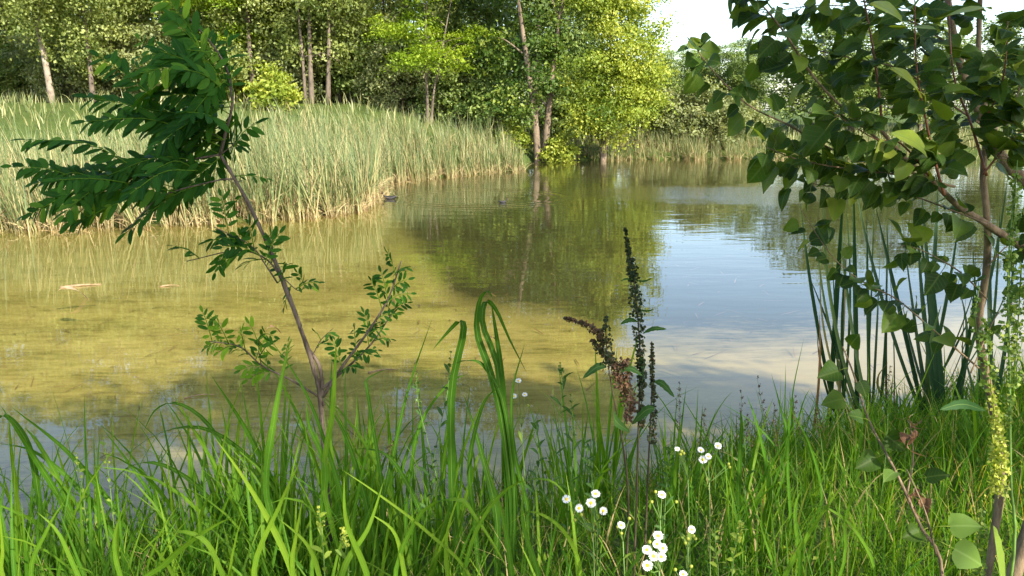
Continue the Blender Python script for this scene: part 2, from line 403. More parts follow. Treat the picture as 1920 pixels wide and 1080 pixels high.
def ground_mat():
    m, N, L = nodes('ground_soil')
    g = N.new('ShaderNodeNewGeometry')
    sp = N.new('ShaderNodeSeparateXYZ'); L.new(g.outputs['Position'], sp.inputs[0])
    def noise(scale, det=5, rough=0.6, sx=1, sy=1):
        mp = N.new('ShaderNodeMapping'); mp.inputs['Scale'].default_value = (sx, sy, 1)
        L.new(g.outputs['Position'], mp.inputs[0])
        n = N.new('ShaderNodeTexNoise'); n.inputs['Scale'].default_value = scale; n.inputs['Detail'].default_value = det; n.inputs['Roughness'].default_value = rough
        L.new(mp.outputs[0], n.inputs['Vector']); return n.outputs[0]
    n1 = noise(0.9, 6, 0.65, 1, 1.6); n2 = noise(5.0, 8, 0.75, 0.5, 2.4); n3 = noise(42.0, 4)
    mud = ramp(N, [(0.38, (0.085, 0.07, 0.018)), (0.47, (0.19, 0.156, 0.048)), (0.53, (0.235, 0.195, 0.065)), (0.62, (0.31, 0.26, 0.095))])
    L.new(math_(N, L, 'ADD', math_(N, L, 'MULTIPLY', n1, 0.45), math_(N, L, 'MULTIPLY', n2, 0.55)), mud.inputs[0])
    spots = math_(N, L, 'MULTIPLY', math_(N, L, 'SUBTRACT', n2, 0.57, True), 9.0, True)
    mudc = mixc(N, L, math_(N, L, 'MULTIPLY', spots, 0.55), mud.outputs[0], (0.07, 0.062, 0.014))
    n4 = noise(2.0, 6, 0.75, 0.7, 1.5)
    alg = math_(N, L, 'MULTIPLY', math_(N, L, 'SUBTRACT', n4, 0.53, True), 8.0, True)
    mudc = mixc(N, L, math_(N, L, 'MULTIPLY', alg, 0.55), mudc, (0.10, 0.095, 0.022))
    grain = math_(N, L, 'MULTIPLY', math_(N, L, 'SUBTRACT', n3, 0.58, True), 6.0, True)
    mudc = mixc(N, L, math_(N, L, 'MULTIPLY', grain, 0.5), mudc, (0.09, 0.075, 0.018))
    # paler sand on the right of the shallows
    sandm = math_(N, L, 'MULTIPLY', math_(N, L, 'SUBTRACT', sp.outputs[0], 0.9), 0.8, True)
    mudc = mixc(N, L, math_(N, L, 'MULTIPLY', sandm, 0.7), mudc, (0.34, 0.27, 0.16))
    olive = math_(N, L, 'MULTIPLY', math_(N, L, 'SUBTRACT', sp.outputs[1], 8.5), 0.16, True)
    mudc = mixc(N, L, math_(N, L, 'MULTIPLY', olive, 0.8), mudc, (0.105, 0.10, 0.026))
    # gloom of deep water painted into the bottom colour, towards the open middle
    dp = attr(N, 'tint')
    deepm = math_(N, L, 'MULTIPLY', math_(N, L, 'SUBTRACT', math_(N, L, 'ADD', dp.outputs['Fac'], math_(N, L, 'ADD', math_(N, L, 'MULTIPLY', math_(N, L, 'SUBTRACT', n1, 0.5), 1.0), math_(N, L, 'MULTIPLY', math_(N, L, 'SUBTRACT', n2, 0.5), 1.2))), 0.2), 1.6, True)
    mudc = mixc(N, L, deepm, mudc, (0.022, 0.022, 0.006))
    land = ramp(N, [(0.3, (0.03, 0.045, 0.012)), (0.6, (0.07, 0.10, 0.02)), (0.8, (0.15, 0.16, 0.05))])
    L.new(math_(N, L, 'ADD', math_(N, L, 'MULTIPLY', n1, 0.5), math_(N, L, 'MULTIPLY', n3, 0.5)), land.inputs[0])
    under = math_(N, L, 'MULTIPLY', math_(N, L, 'SUBTRACT', -0.47, sp.outputs[2]), 14.0, True)
    col = mixc(N, L, under, land.outputs[0], mudc)
    pr = N.new('ShaderNodeBsdfPrincipled'); L.new(col, pr.inputs['Base Color']); pr.inputs['Roughness'].default_value = 0.95; pr.inputs['Specular IOR Level'].default_value = 0.1
    out = N.new('ShaderNodeOutputMaterial'); L.new(pr.outputs[0], out.inputs[0])
    return m

# ------------------------------------------------------------------ terrain and water
shore_px = [(0, 428), (300, 420), (500, 412), (640, 400), (692, 390), (712, 368), (706, 346), (850, 329), (985, 318), (990, 304), (1040, 301), (1170, 299), (1300, 298), (1450, 297), (1600, 298), (1850, 300)]
shore = [PW(a, b)[:2] for a, b in shore_px]
near = [(60, 40), (30, 20), (15, 12), (8, 7.4), (4.5, 5.9), (2.6, 5.05), (1.6, 4.5), (0.9, 4.1), (0.1, 3.75), (-0.8, 3.4), (-2, 3.2), (-4, 3.1), (-9, 3.1), (-20, 4.5), (-30, 9), (-30, 14.0)]
poly = np.array([tuple(p) for p in shore] + near)
def sdist(x, y):
    """signed distance to the shoreline, negative in the pond"""
    x = np.asarray(x, float); y = np.asarray(y, float)
    d = np.full(x.shape, 1e9); inside = np.zeros(x.shape, bool)
    n = len(poly)
    for i in range(n):
        ax, ay = poly[i]; bx, by = poly[(i + 1) % n]
        ex, ey = bx - ax, by - ay
        t = np.clip(((x - ax) * ex + (y - ay) * ey) / (ex * ex + ey * ey + 1e-12), 0, 1)
        d = np.minimum(d, np.hypot(x - ax - t * ex, y - ay - t * ey))
        c = ((ay > y) != (by > y)) & (x < (bx - ax) * (y - ay) / (by - ay + 1e-12) + ax)
        inside ^= c
    return np.where(inside, -d, d)
def sstep(a, b, x):
    t = np.clip((x - a) / (b - a), 0, 1); return t * t * (3 - 2 * t)
def ground_z(x, y):
    x = np.asarray(x, float); y = np.asarray(y, float)
    d = sdist(x, y)
    wob = 0.05 * np.sin(x * 2.1 + y * 1.3) + 0.04 * np.sin(x * 4.7 - y * 3.1)
    land = WATER_Z + 0.5 * (1 - np.exp(-np.maximum(d, 0) / 0.8)) * (1 + wob)
    wet = WATER_Z - 0.02 - 0.26 * (1 - np.exp(np.minimum(d, 0) / 1.6)) - 0.03 * np.minimum(np.maximum(-d - 2, 0), 12)
    z = np.where(d > 0, land, wet)
    left = sstep(2, -8, x - (y - 30) * 0.1)
    z = z + np.where(d > 0, left * (1.9 * sstep(22, 37, y) + 0.7 * sstep(37, 46, y)), 0)
    z = z + np.where(d > 0, (1 - left) * 0.9 * sstep(38, 60, y), 0)
    return z
def deep_gloom(x, y):  # mask for the painted darkness of deep water
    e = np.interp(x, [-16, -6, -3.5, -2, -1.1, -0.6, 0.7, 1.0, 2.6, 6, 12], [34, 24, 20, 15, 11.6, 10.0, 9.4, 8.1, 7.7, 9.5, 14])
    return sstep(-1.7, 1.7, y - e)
def axis(parts):
    return np.unique(np.concatenate([np.arange(a, b, s) for a, b, s in parts] + [np.array([parts[-1][1]])]))
gx = axis([(-500, -100, 40), (-100, -30, 5), (-30, -8, 0.6), (-8, 8, 0.16), (8, 40, 0.6), (40, 100, 5), (100, 500, 40)])
gy = axis([(-300, -40, 40), (-40, 0, 2), (0, 12, 0.14), (12, 50, 0.5), (50, 100, 4), (100, 600, 40)])
X, Y = np.meshgrid(gx, gy)
Z = ground_z(X, Y)
nx, ny = len(gx), len(gy)
idx = np.arange(nx * ny).reshape(ny, nx)
q = np.stack([idx[:-1, :-1], idx[:-1, 1:], idx[1:, 1:], idx[1:, :-1]], -1).reshape(-1, 4)
mb = MB(); mb.add(np.stack([X, Y, Z], -1), q, None, deep_gloom(X, Y).ravel())
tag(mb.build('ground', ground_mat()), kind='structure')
mb = MB()
mb.add([(-45, 2.0, WATER_Z), (70, 2.0, WATER_Z), (70, 48, WATER_Z), (-45, 48, WATER_Z)], [(0, 1, 2, 3)])
tag(mb.build('water', water_mat()), kind='structure')

# ------------------------------------------------------------------ trees
def crown(lumps, n_leaf, size, n_cl, cl_r, up=0.5, flat=0.6, tint_mu=0.5, tint_sd=0.2, aspect=0.62, droop=0.0, bias=0.45):
    mb = MB()
    lum = np.array([l[:6] for l in lumps], float)
    w = np.array([l[3] * l[4] * l[5] for l in lumps]) ** 0.75
    li = rng.choice(len(lumps), n_cl, p=w / w.sum())
    dirs = unit(rng.normal(size=(n_cl, 3)))
    rr = rng.uniform(0, 1, n_cl) ** bias
    cc = lum[li, :3] + dirs * rr[:, None] * lum[li, 3:6]
    ctint = rng.normal(tint_mu, tint_sd, n_cl)
    crad = cl_r * rng.uniform(0.55, 1.35, n_cl)
    k = rng.choice(n_cl, n_leaf, p=crad ** 2 / (crad ** 2).sum())
    off = rng.normal(size=(n_leaf, 3)) * 0.5
    off[:, 2] *= flat
    r2 = off[:, 0] ** 2 + off[:, 1] ** 2
    off[:, 2] -= droop * r2
    c = cc[k] + off * crad[k][:, None]
    nrm = unit(rng.normal(size=(n_leaf, 3)) * 0.8 + np.array((0, 0, up)) + dirs[k] * 0.35)
    t = np.clip(ctint[k] + rng.normal(0, 0.13, n_leaf), 0, 1)
    leafquads(mb, c, size * rng.uniform(0.6, 1.35, n_leaf), nrm, t, aspect)
    return mb, cc

def make_tree(name, loc, label, crown_mat, bark, trunks, lumps, n_leaf, size, n_cl, cl_r, n_limb=14, group=None, rz=0.0, **kw):
    root = empty(name, loc, label, kw.pop('cat', 'tree'), group, rz)
    mbc, cc = crown(lumps, n_leaf, size, n_cl, cl_r, **kw)
    for pts, r0, r1 in trunks:
        mbt = MB()
        p = tube(mbt, pts, r0, r1, 9, 16, rough=0.05, power=0.8)
        share = [c for c in cc[rng.permutation(len(cc))[:n_limb]]]
        for c in share:
            zc = c[2] - 0.6 - 0.35 * np.hypot(c[0] - p[-1][0], c[1] - p[-1][1])
            i = int(np.argmin(abs(p[:, 2] - zc)))
            if i < 4: i = 4
            a = p[i]; mid = (a + c) / 2 + np.array((0, 0, 0.25)) + rng.normal(0, 0.15, 3)
            rb = max(0.02, (r0 + (r1 - r0) * i / 15) * 0.4)
            tube(mbt, [a, mid, c], rb, 0.012, 5, 7)
        mbt.build('trunk', bark, root)
    mbc.build('crown', crown_mat, root, smooth=False)
    return root

def place(o, loc, label, rz=0.0, s=1.0, group=None, sz=None):
    c = copy_tree(o); c.location = loc; c.rotation_euler = (0, 0, rz); c.scale = (s, s, sz or s)
    tag(c, label, None, group)
    return c
def gpos(px, d, dz=0.0):
    x = (px - 960) / FPX * d / CT * (CT * CT + ST * ST) if False else P(px, 205, d)[0]
    return (x, d, float(ground_z(np.array([x]), np.array([d]))[0]) - 0.05 + dz)

# aspen: tall grey-green crown, pale trunk
aspenA = make_tree('aspen_tree', gpos(100, 36), 'tall aspen with a white leaning trunk rising behind the reeds at far left', M['aspen'], M['bark_pale'],
    [([(0, 0, 0), (-0.12, 0, 2.2), (-0.35, 0, 4.5), (-0.45, 0.1, 9), (-0.3, 0, 12.2)], 0.165, 0.03)],
    [(-0.4, 0, 8.6, 2.3, 2.3, 3.9), (-0.9, 0.3, 5.2, 2.0, 2.0, 1.9), (0.6, -0.2, 6.0, 1.9, 1.9, 1.9), (0.2, 0, 3.8, 1.5, 1.4, 0.9), (0.5, 0.5, 2.6, 1.5, 1.0, 0.9)],
    17000, 0.16, 200, 0.75, tint_mu=0.55)
aspenB = make_tree('aspen_tree', gpos(350, 38), 'aspen with a straight brown trunk directly behind the leafy sapling top', M['aspen'], M['bark_dark'],
    [([(0, 0, 0), (0.06, 0, 2.5), (0.0, 0, 6), (0.1, 0.1, 9.5), (0.1, 0, 12.8)], 0.14, 0.03)],
    [(0, 0, 9.4, 2.2, 2.2, 3.9), (0.9, 0.3, 6.0, 1.9, 1.9, 1.8), (-0.9, -0.2, 5.0, 1.8, 1.8, 1.6), (0.5, 0, 3.6, 1.4, 1.2, 0.8), (-0.7, -0.3, 2.6, 1.2, 0.9, 0.9), (0.9, 0.6, 2.2, 1.2, 0.8, 1.0)],
    18000, 0.16, 210, 0.72, tint_mu=0.5)
aspenC = make_tree('aspen_tree', gpos(585, 35), 'dark many stemmed aspen with bare brown stems behind the middle of the reed bed', M['aspen'], M['bark_dark'],
    [([(0, 0, 0), (0.05, 0, 2.5), (0.2, 0, 6), (0.3, 0.1, 11.5)], 0.13, 0.03),
     ([(-0.28, 0.1, 0), (-0.3, 0, 2.5), (-0.5, 0, 6), (-0.9, 0.1, 9.5)], 0.09, 0.02),
     ([(0.7, 0, 0), (0.85, 0, 2.2), (1.0, 0, 5.0), (1.3, 0, 9)], 0.12, 0.02)],
    [(0.3, 0, 9.2, 2.3, 2.2, 3.6), (1.4, -0.3, 6.0, 2.0, 1.8, 2.0), (-1.0, 0.2, 6.2, 1.8, 1.8, 2.0), (0.8, -0.4, 4.0, 1.8, 1.4, 1.0), (1.6, 0.6, 2.4, 1.3, 0.9, 1.0), (-0.9, 0.5, 2.8, 1.0, 0.8, 1.0)],
    19000, 0.165, 220, 0.7, n_limb=9, tint_mu=0.42, tint_sd=0.24)
place(aspenA, gpos(-60, 37), 'grey-green aspen cut by the left picture edge above the shaded hedge', 2.1, 1.0)
place(aspenB, gpos(176, 36), 'aspen with a thin grey trunk just right of the white leaning trunk', 1.2, 0.97)
place(aspenB, gpos(478, 36), 'aspen with a pale trunk foot showing above the reeds right of the sapling top', 3.3, 0.95)
place(aspenC, gpos(660, 37), 'slender grey-green aspen between the many stemmed aspen and the yellow-green locust', 2.6, 1.02)
place(aspenA, gpos(270, 43), 'aspen crown filling the gap behind the sapling, left of the straight brown trunk', 4.0, 1.08)
place(aspenA, gpos(530, 44), 'aspen crown standing further back between two pale trunks, near the sky gap', 0.8, 0.98)
place(aspenB, gpos(30, 47), 'distant aspen crown with sky gaps in the top left corner', 5.0, 1.06)
place(aspenC, gpos(735, 43), 'aspen crown behind the left side of the yellow-green locust', 1.0, 1.1)
place(aspenB, gpos(415, 48), 'distant aspen crown far back behind the bright green locust', 2.2, 1.12)

locustA = make_tree('locust_tree', gpos(800, 33.5), 'yellow-green locust tree with layered feathery crown in the middle of the far bank', M['locust'], M['bark_dark'],
    [([(0, 0, 0), (0.03, 0, 1.2), (0.0, 0, 3.0), (0.2, 0, 7.4)], 0.09, 0.02), ([(0.18, 0, 0), (0.3, 0, 1.3), (0.7, 0.1, 3.2), (1.1, 0, 5)], 0.07, 0.015)],
    [(0.2, 0, 6.6, 1.7, 1.6, 0.7), (0.1, 0, 5.4, 1.6, 1.6, 0.6), (-0.7, 0, 4.0, 1.5, 1.5, 0.7), (1.2, 0, 3.5, 1.6, 1.5, 0.6), (0.3, -0.5, 2.7, 2.1, 1.4, 0.55), (0.0, 0, 8.2, 1.1, 1.1, 0.9)],
    15000, 0.12, 170, 0.62, up=1.3, flat=0.28, droop=0.25, aspect=0.45, tint_mu=0.55, n_limb=16)
place(locustA, gpos(436, 37), 'bright green locust crown glowing right behind the sapling top', 1.7, 1.15)
place(locustA, gpos(350, 41), 'green locust showing low between the straight brown trunk and the sapling', 3.0, 0.8)
place(locustA, gpos(140, 41), 'small fresh green locust behind the white leaning trunk', 2.0, 0.72)

alderA = make_tree('alder_tree', gpos(890, 38), 'dark alder between the yellow-green locust and the tall pond edge trees', M['dark'], M['bark_dark'],
    [([(0, 0, 0), (0.1, 0, 3), (0, 0, 7), (0.1, 0, 11.5)], 0.18, 0.03)],
    [(0, 0, 8.5, 2.6, 2.4, 3.6), (-0.6, 0, 5, 2.6, 2.2, 2.2), (0.8, -0.3, 3, 2.3, 2.0, 1.8)],
    16000, 0.19, 210, 0.8, tint_mu=0.5)
place(alderA, gpos(560, 42), 'dark alder standing in shade behind the many stemmed aspen', 1.4, 1.0)
place(alderA, gpos(1010, 43), 'dark alder further back behind the twin mottled trunks', 2.9, 1.12)
place(alderA, gpos(690, 48), 'dark alder far back left of the yellow-green locust', 4.2, 0.95)
place(alderA, gpos(250, 49), 'dark alder far back left of the sapling top', 0.4, 0.95)
place(alderA, gpos(-30, 44), 'dark alder in the shade at the far left edge', 0.9, 0.6)

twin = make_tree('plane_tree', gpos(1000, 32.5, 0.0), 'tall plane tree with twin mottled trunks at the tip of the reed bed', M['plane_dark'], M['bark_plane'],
    [([(0.2, 0, -0.3), (0.05, 0, 2), (-0.35, 0, 4.6), (-0.75, 0.1, 7.5), (-1.0, 0, 11.5)], 0.17, 0.04),
     ([(0.42, 0.1, -0.3), (0.6, 0, 2), (0.85, 0, 4.5), (1.25, 0, 7.5), (1.5, 0.1, 11.8)], 0.17, 0.04)],
    [(-1.3, 0.3, 7.6, 1.8, 1.5, 1.3), (1.1, 0.2, 9.4, 2.0, 1.8, 2.0), (-0.7, 0.2, 10.2, 2.0, 1.8, 1.8), (0.5, 0, 5.0, 1.3, 1.1, 0.8), (-0.9, -0.4, 2.4, 1.2, 1.0, 1.0), (0.7, -0.6, 3.2, 1.2, 1.0, 0.7), (-1.3, 0.6, 4.2, 1.1, 1.0, 0.9)],
    16000, 0.16, 170, 0.62, n_limb=12, tint_mu=0.35, tint_sd=0.25)
bright = make_tree('plane_tree', gpos(1135, 32.6), 'sunlit yellow-green plane tree leaning over the water right of the twin trunks', M['plane'], M['bark_plane'],
    [([(0, 0.6, -0.2), (0.1, 0.6, 2), (0.2, 0.6, 5), (0.1, 0.6, 11)], 0.17, 0.03)],
    [(-0.3, 0, 8.6, 2.0, 1.7, 3.0), (0.9, 0.3, 5.2, 1.6, 1.5, 2.6), (-0.3, -0.5, 3.6, 1.5, 1.3, 1.5), (0.2, -0.7, 2.0, 1.4, 1.1, 1.0), (-1.0, -0.4, 1.8, 0.9, 0.8, 0.7), (0.2, 0, 11.3, 1.3, 1.2, 1.3), (1.5, 0.5, 3.2, 1.1, 1.1, 1.6)],
    56000, 0.125, 300, 0.6, n_limb=10, tint_mu=0.6, tint_sd=0.22)

# a second row of trees further back, closing the wood
for i, px in enumerate((-45, 0, 20, 95, 175, 255, 330, 410, 490, 570, 650, 730, 810, 890, 970, 1050)):
    far = (alderA, aspenA, aspenC, alderA, aspenB)[i % 5]
    where = ('cut by the left picture edge', 'just inside the left edge', 'above the far end of the lawn', 'behind the white leaning trunk', 'behind the thin grey trunk', 'left behind the sapling top', 'right behind the sapling top', 'behind the bright green locust', 'behind the pale trunk foot',
             'behind the brown aspen stems', 'right of the brown aspen stems', 'left of the yellow-green locust', 'behind the yellow-green locust', 'behind the dark alder', 'behind the left twin trunk', 'behind the right twin trunk')[i]
    place(far, gpos(px + rng.uniform(-20, 20), 54 + rng.uniform(-2, 4)), 'tree in the back row of the wood, ' + where, rng.uniform(0, 6), rng.uniform(0.74, 0.98), group='back row of the wood')
# shrubs and lower growth
def make_shrub(name, loc, label, mat, w, h, n, size, group=None, tint_mu=0.5, **kw):
    lumps = [(0, 0, h * 0.5, w * 0.75, w * 0.7, h * 0.5), (-w * 0.45, 0, h * 0.38, w * 0.5, w * 0.5, h * 0.36), (w * 0.45, 0.1, h * 0.42, w * 0.5, w * 0.5, h * 0.4)]
    st = [([(0, 0, -0.1), (0.05 * w, 0, h * 0.3), (0.1 * w, 0, h * 0.75)], 0.05, 0.012), ([(-0.1, 0, -0.1), (-0.2 * w, 0, h * 0.3), (-0.35 * w, 0, h * 0.6)], 0.04, 0.01)]
    return make_tree(name, loc, label, mat, M['bark_dark'], st, lumps, n, size, max(30, n // 80), 0.42, n_limb=6, group=group, cat='shrub', tint_mu=tint_mu, **kw)
shA = make_shrub('leafy_shrub', gpos(515, 33.0), 'bright yellow-green bush behind the reeds, right of the pale trunk foot', M['plane'], 0.9, 1.9, 3500, 0.17, tint_mu=0.65)
shD = make_shrub('leafy_shrub', gpos(620, 38), 'broad leafy bush in front of shade behind the many stemmed aspen', M['dark'], 2.0, 2.8, 6500, 0.17, tint_mu=0.7)
shW = make_shrub('willow_shrub', gpos(1290, 36.5), 'wide grey-green willow bush on the far right bank beside the bright plane tree', M['willow'], 2.3, 3.2, 9000, 0.15, tint_mu=0.5)
place(shD, gpos(705, 37), 'dark undergrowth bush left of the locust stem', 1.0, 1.0)
place(shD, gpos(770, 38), 'dark undergrowth bush right behind the locust stem', 2.0, 1.05)
place(shD, gpos(860, 35), 'dark undergrowth bush right of the locust stem, behind the reeds', 3.0, 1.0)
place(shD, gpos(925, 34.5), 'dark bush between reed bed end and the twin trunks', 4.0, 0.95)
place(shA, gpos(585, 38), 'pale bush lit between the brown aspen stems', 1.0, 1.25)
place(shA, gpos(670, 38.5), 'pale bush half hidden right of the brown aspen stems', 2.0, 1.2)
place(shA, gpos(425, 38), 'low bush behind the reeds under the bright green locust', 2.6, 1.1)
place(shD, gpos(300, 41), 'low bush behind the sapling left of the straight brown trunk', 2.0, 1.1)
place(shD, gpos(205, 43), 'bush in shade right of the thin grey trunk', 1.0, 1.2)
place(shD, gpos(40, 45), 'bush in shade at the far end of the lawn, left of the white trunk', 5.0, 1.2)
place(shD, gpos(390, 45), 'bush far back in shade right of the straight brown trunk', 3.6, 1.35)
place(shD, gpos(500, 45), 'bush far back in shade behind the bright yellow-green bush', 0.6, 1.35)
for i, (px, lb) in enumerate(((-30, 'cut by the left edge'), (70, 'left of the white trunk'), (150, 'right of the white trunk'), (240, 'left of the sapling'), (320, 'behind the sapling'), (400, 'under the bright green locust'), (475, 'behind the pale trunk foot'), (545, 'left of the brown stems'), (630, 'right of the brown stems'), (720, 'left of the locust stem'), (810, 'behind the locust stem'), (900, 'right of the locust stem'))):
    place(shD if i % 3 else shW, gpos(px, 48 + (i % 2) * 2), 'tall undergrowth deep in the wood ' + lb, i * 0.9, 1.5, group='undergrowth deep in the wood')
for i, (px, d, sc_, lb) in enumerate(((-40, 41, .75, 'low hedge bush at the far left edge of the lawn'), (35, 41.5, .7, 'low hedge bush left of the white leaning trunk'), (75, 43, 1.0, 'grey-green bush deep behind the white leaning trunk'),
        (135, 39, 1.0, 'grey-green bush between white leaning trunk and thin grey trunk'), (225, 39, 1.15, 'grey-green bush right of the thin grey trunk'), (300, 38, 1.2, 'grey-green bush behind the sapling leaves'), (385, 39, 1.2, 'grey-green bush right of the straight brown trunk'), (455, 40, 1.3, 'grey-green bush left of the pale trunk foot'), (545, 37, 1.0, 'grey-green bush left of the brown aspen stems'), (745, 36, 0.9, 'grey-green bush at the left of the locust stem'), (840, 36, 0.9, 'grey-green bush close right of the locust stem'), (690, 39, 1.3, 'grey-green bush right of the slender aspen'))):
    place(shD if i < 2 else shW, gpos(px, d), lb, i * 1.1, sc_)
place(alderA, gpos(1085, 50), 'dark alder far behind the gap between twin trunks and bright plane tree', 1.9, 0.9)
place(shD, gpos(1060, 40), 'dark bush in the gap right behind the twin trunks', 1.2, 1.1)
place(shD, gpos(1110, 41), 'dark bush behind the foot of the bright plane tree', 2.2, 1.0)
place(shW, gpos(1355, 36.5), 'grey-green willow bush in front of the round dark tree', 1.5, 0.85)
place(shW, gpos(1235, 37.5), 'tall grey-green willow bush touching the bright plane tree', 2.8, 0.9)
place(shW, gpos(1400, 39), 'low grey-green willow bush behind the far reeds on the right', 4.0, 0.7)
place(shA, gpos(1050, 32.4), 'low leafy bush at the water edge between twin trunks and bright plane tree', 3.3, 0.75)
place(shA, gpos(965, 32.8), 'low leafy bush at the water edge left of the twin trunks', 0.3, 0.7)

# the wooded skyline on the right
hornA = make_tree('round_tree', gpos(1535, 44), 'round dark green tree on the right bank behind the poplar twigs', M['dark'], M['bark_dark'],
    [([(0, 0, 0), (0.1, 0, 2), (0, 0, 7)], 0.2, 0.04)],
    [(0, 0, 5.4, 3.2, 3.0, 3.4), (-1.6, -0.4, 3.2, 1.9, 1.8, 2.0), (1.6, 0, 3.4, 2.2, 2.0, 2.4), (0.4, 0, 8.0, 2.0, 2.0, 1.6)],
    17000, 0.19, 220, 0.75, tint_mu=0.6, tint_sd=0.25)
for px, d, s, rz, lb in ((1250, 62, 0.62, 0.3, 'small yellow-green tree on the skyline against the plane tree'), (1290, 66, 0.72, 1.3, 'yellow-green skyline tree under the white sky, left one of a row'),
                         (1330, 61, 0.58, 2.3, 'yellow-green skyline tree behind the willow bushes'), (1375, 64, 0.70, 3.3, 'yellow-green skyline tree right under the lone poplar twig'),
                         (1215, 68, 0.7, 4.3, 'skyline tree mostly behind the bright plane tree'), (1410, 60, 0.6, 0.9, 'skyline tree left of the round dark tree')):
    place(locustA, gpos(px, d), lb, rz, s * 1.15, group='trees on the right skyline', sz=s * 0.92)
for px, d, s, rz, lb in ((1310, 72, 0.47, 0.2, 'thin crowned skyline tree poking above its row into the white sky'), (1385, 74, 0.44, 1.9, 'thin crowned skyline tree by the round dark tree')):
    place(aspenB, gpos(px, d), lb, rz, s, group='trees on the right skyline')
hornA.scale = (0.9, 0.9, 0.72)
for px, d, sx, sz, lb in ((1235, 55, .5, .5, 'dense green tree in the skyline row just right of the bright plane tree'), (1290, 57, .62, .52, 'dense green tree in the skyline row left of its gap'), (1345, 56, .55, .56, 'dense green tree in the skyline row behind the lowest willow bushes'), (1405, 54, .62, .6, 'dense green tree at the right end of the skyline row')):
    place(hornA, gpos(px, d), lb, px * 0.01, sx, group='trees on the right skyline', sz=sz)
place(hornA, gpos(1600, 47), 'second round dark tree seen through the middle of the poplar', 2.0, 0.9, sz=0.74)
place(hornA, gpos(1730, 45), 'third round dark tree seen through the poplar leaves', 3.4, 0.85, sz=0.68)
place(hornA, gpos(1870, 47), 'round dark tree at the right edge behind the poplar stem', 4.4, 0.9, sz=0.7)
# the tall trees behind the viewer whose shade falls across the bank
def shade_tree(loc, label, lumps, n, trunk):
    return make_tree('poplar_tree', loc, label, M['aspen'], M['bark_dark'], [(trunk, 0.2, 0.04)], lumps, n, 0.16, 115, 0.5, n_limb=14)
SH = np.array(SUNV) / SUNV.z
def over(x, y, z): return (x + SH[0] * z, y + SH[1] * z, z)
shade = [(-1.75, 4.5, 7.0, 1.1, 1.05), (-0.45, 3.9, 6.4, 0.55, 0.5), (-0.9, 5.4, 7.6, 0.9, 0.6), (-3.3, 4.1, 7.2, 1.4, 0.9), (0.75, 4.4, 6.6, 1.1, 0.95), (2.4, 5.0, 6.4, 1.1, 0.8), (-0.3, 5.3, 7.4, 1.3, 0.7), (-2.3, 4.0, 6.2, 0.9, 0.6), (2.1, 4.0, 6.0, 0.8, 0.6)]
tb = (6.0, -6.5, 0.0)
rel = lambda c: (c[0] - tb[0], c[1] - tb[1], c[2])
shade_tree(tb, 'tall poplar standing on the bank behind the viewer, casting shade over the bank',
    [(*rel(over(a, b, c)), r1, r2, 0.7) for a, b, c, r1, r2 in shade], 14000,
    [(0, 0, -0.1), (-0.3, 0.3, 3), (-0.8, 1.6, 6.0), (-1.0, 2.0, 7.6)])

# ------------------------------------------------------------------ reed beds
def reed_clump(seed, n=11, hmin=1.2, hmax=2.0):
    mb = MB()
    a = rng.uniform(0, 6.28, n); r = rng.uniform(0, 0.13, n)
    base = np.stack([np.cos(a) * r, np.sin(a) * r, np.zeros(n)], -1)
    L = rng.uniform(hmin, hmax, n); W = rng.uniform(0.016, 0.03, n)
    az = rng.normal(2.9, 1.2, n)
    lean = np.abs(rng.normal(0.10, 0.14, n)); curl = np.abs(rng.normal(0.26, 0.32, n))
    tint = np.where(rng.random(n) < 0.58, rng.uniform(0.0, 0.38, n), rng.uniform(0.42, 0.74, n))
    blades(mb, base, L, W, az, lean, curl, 5, tint, np.clip(rng.normal(0.83, 0.1, n), 0, 1))
    # dead bent leaves near the water
    k = 8
    b2 = np.concatenate([rng.normal(0, 0.08, (k, 2)), rng.uniform(0.0, 0.35, (k, 1))], 1)
    blades(mb, b2, rng.uniform(0.35, 0.9, k), rng.uniform(0.012, 0.024, k), rng.uniform(0, 6.28, k), rng.uniform(0.3, 1.0, k), rng.uniform(0.4, 1.6, k), 4, rng.uniform(0.66, 0.95, k))
    return mb
protos = [reed_clump(i) for i in range(9)]
pmesh = [p.mesh('cattail', M['reed']) for p in protos]
front = []; back = []
def add_reed(x, y, s, lst):
    z = float(ground_z(np.array([x]), np.array([y]))[0])
    lst.append((x, y, z - 0.02 if z > WATER_Z else WATER_Z - 0.12, rng.integers(0, 9), rng.normal(0, 0.25), s * rng.uniform(0.58, 1.02)))
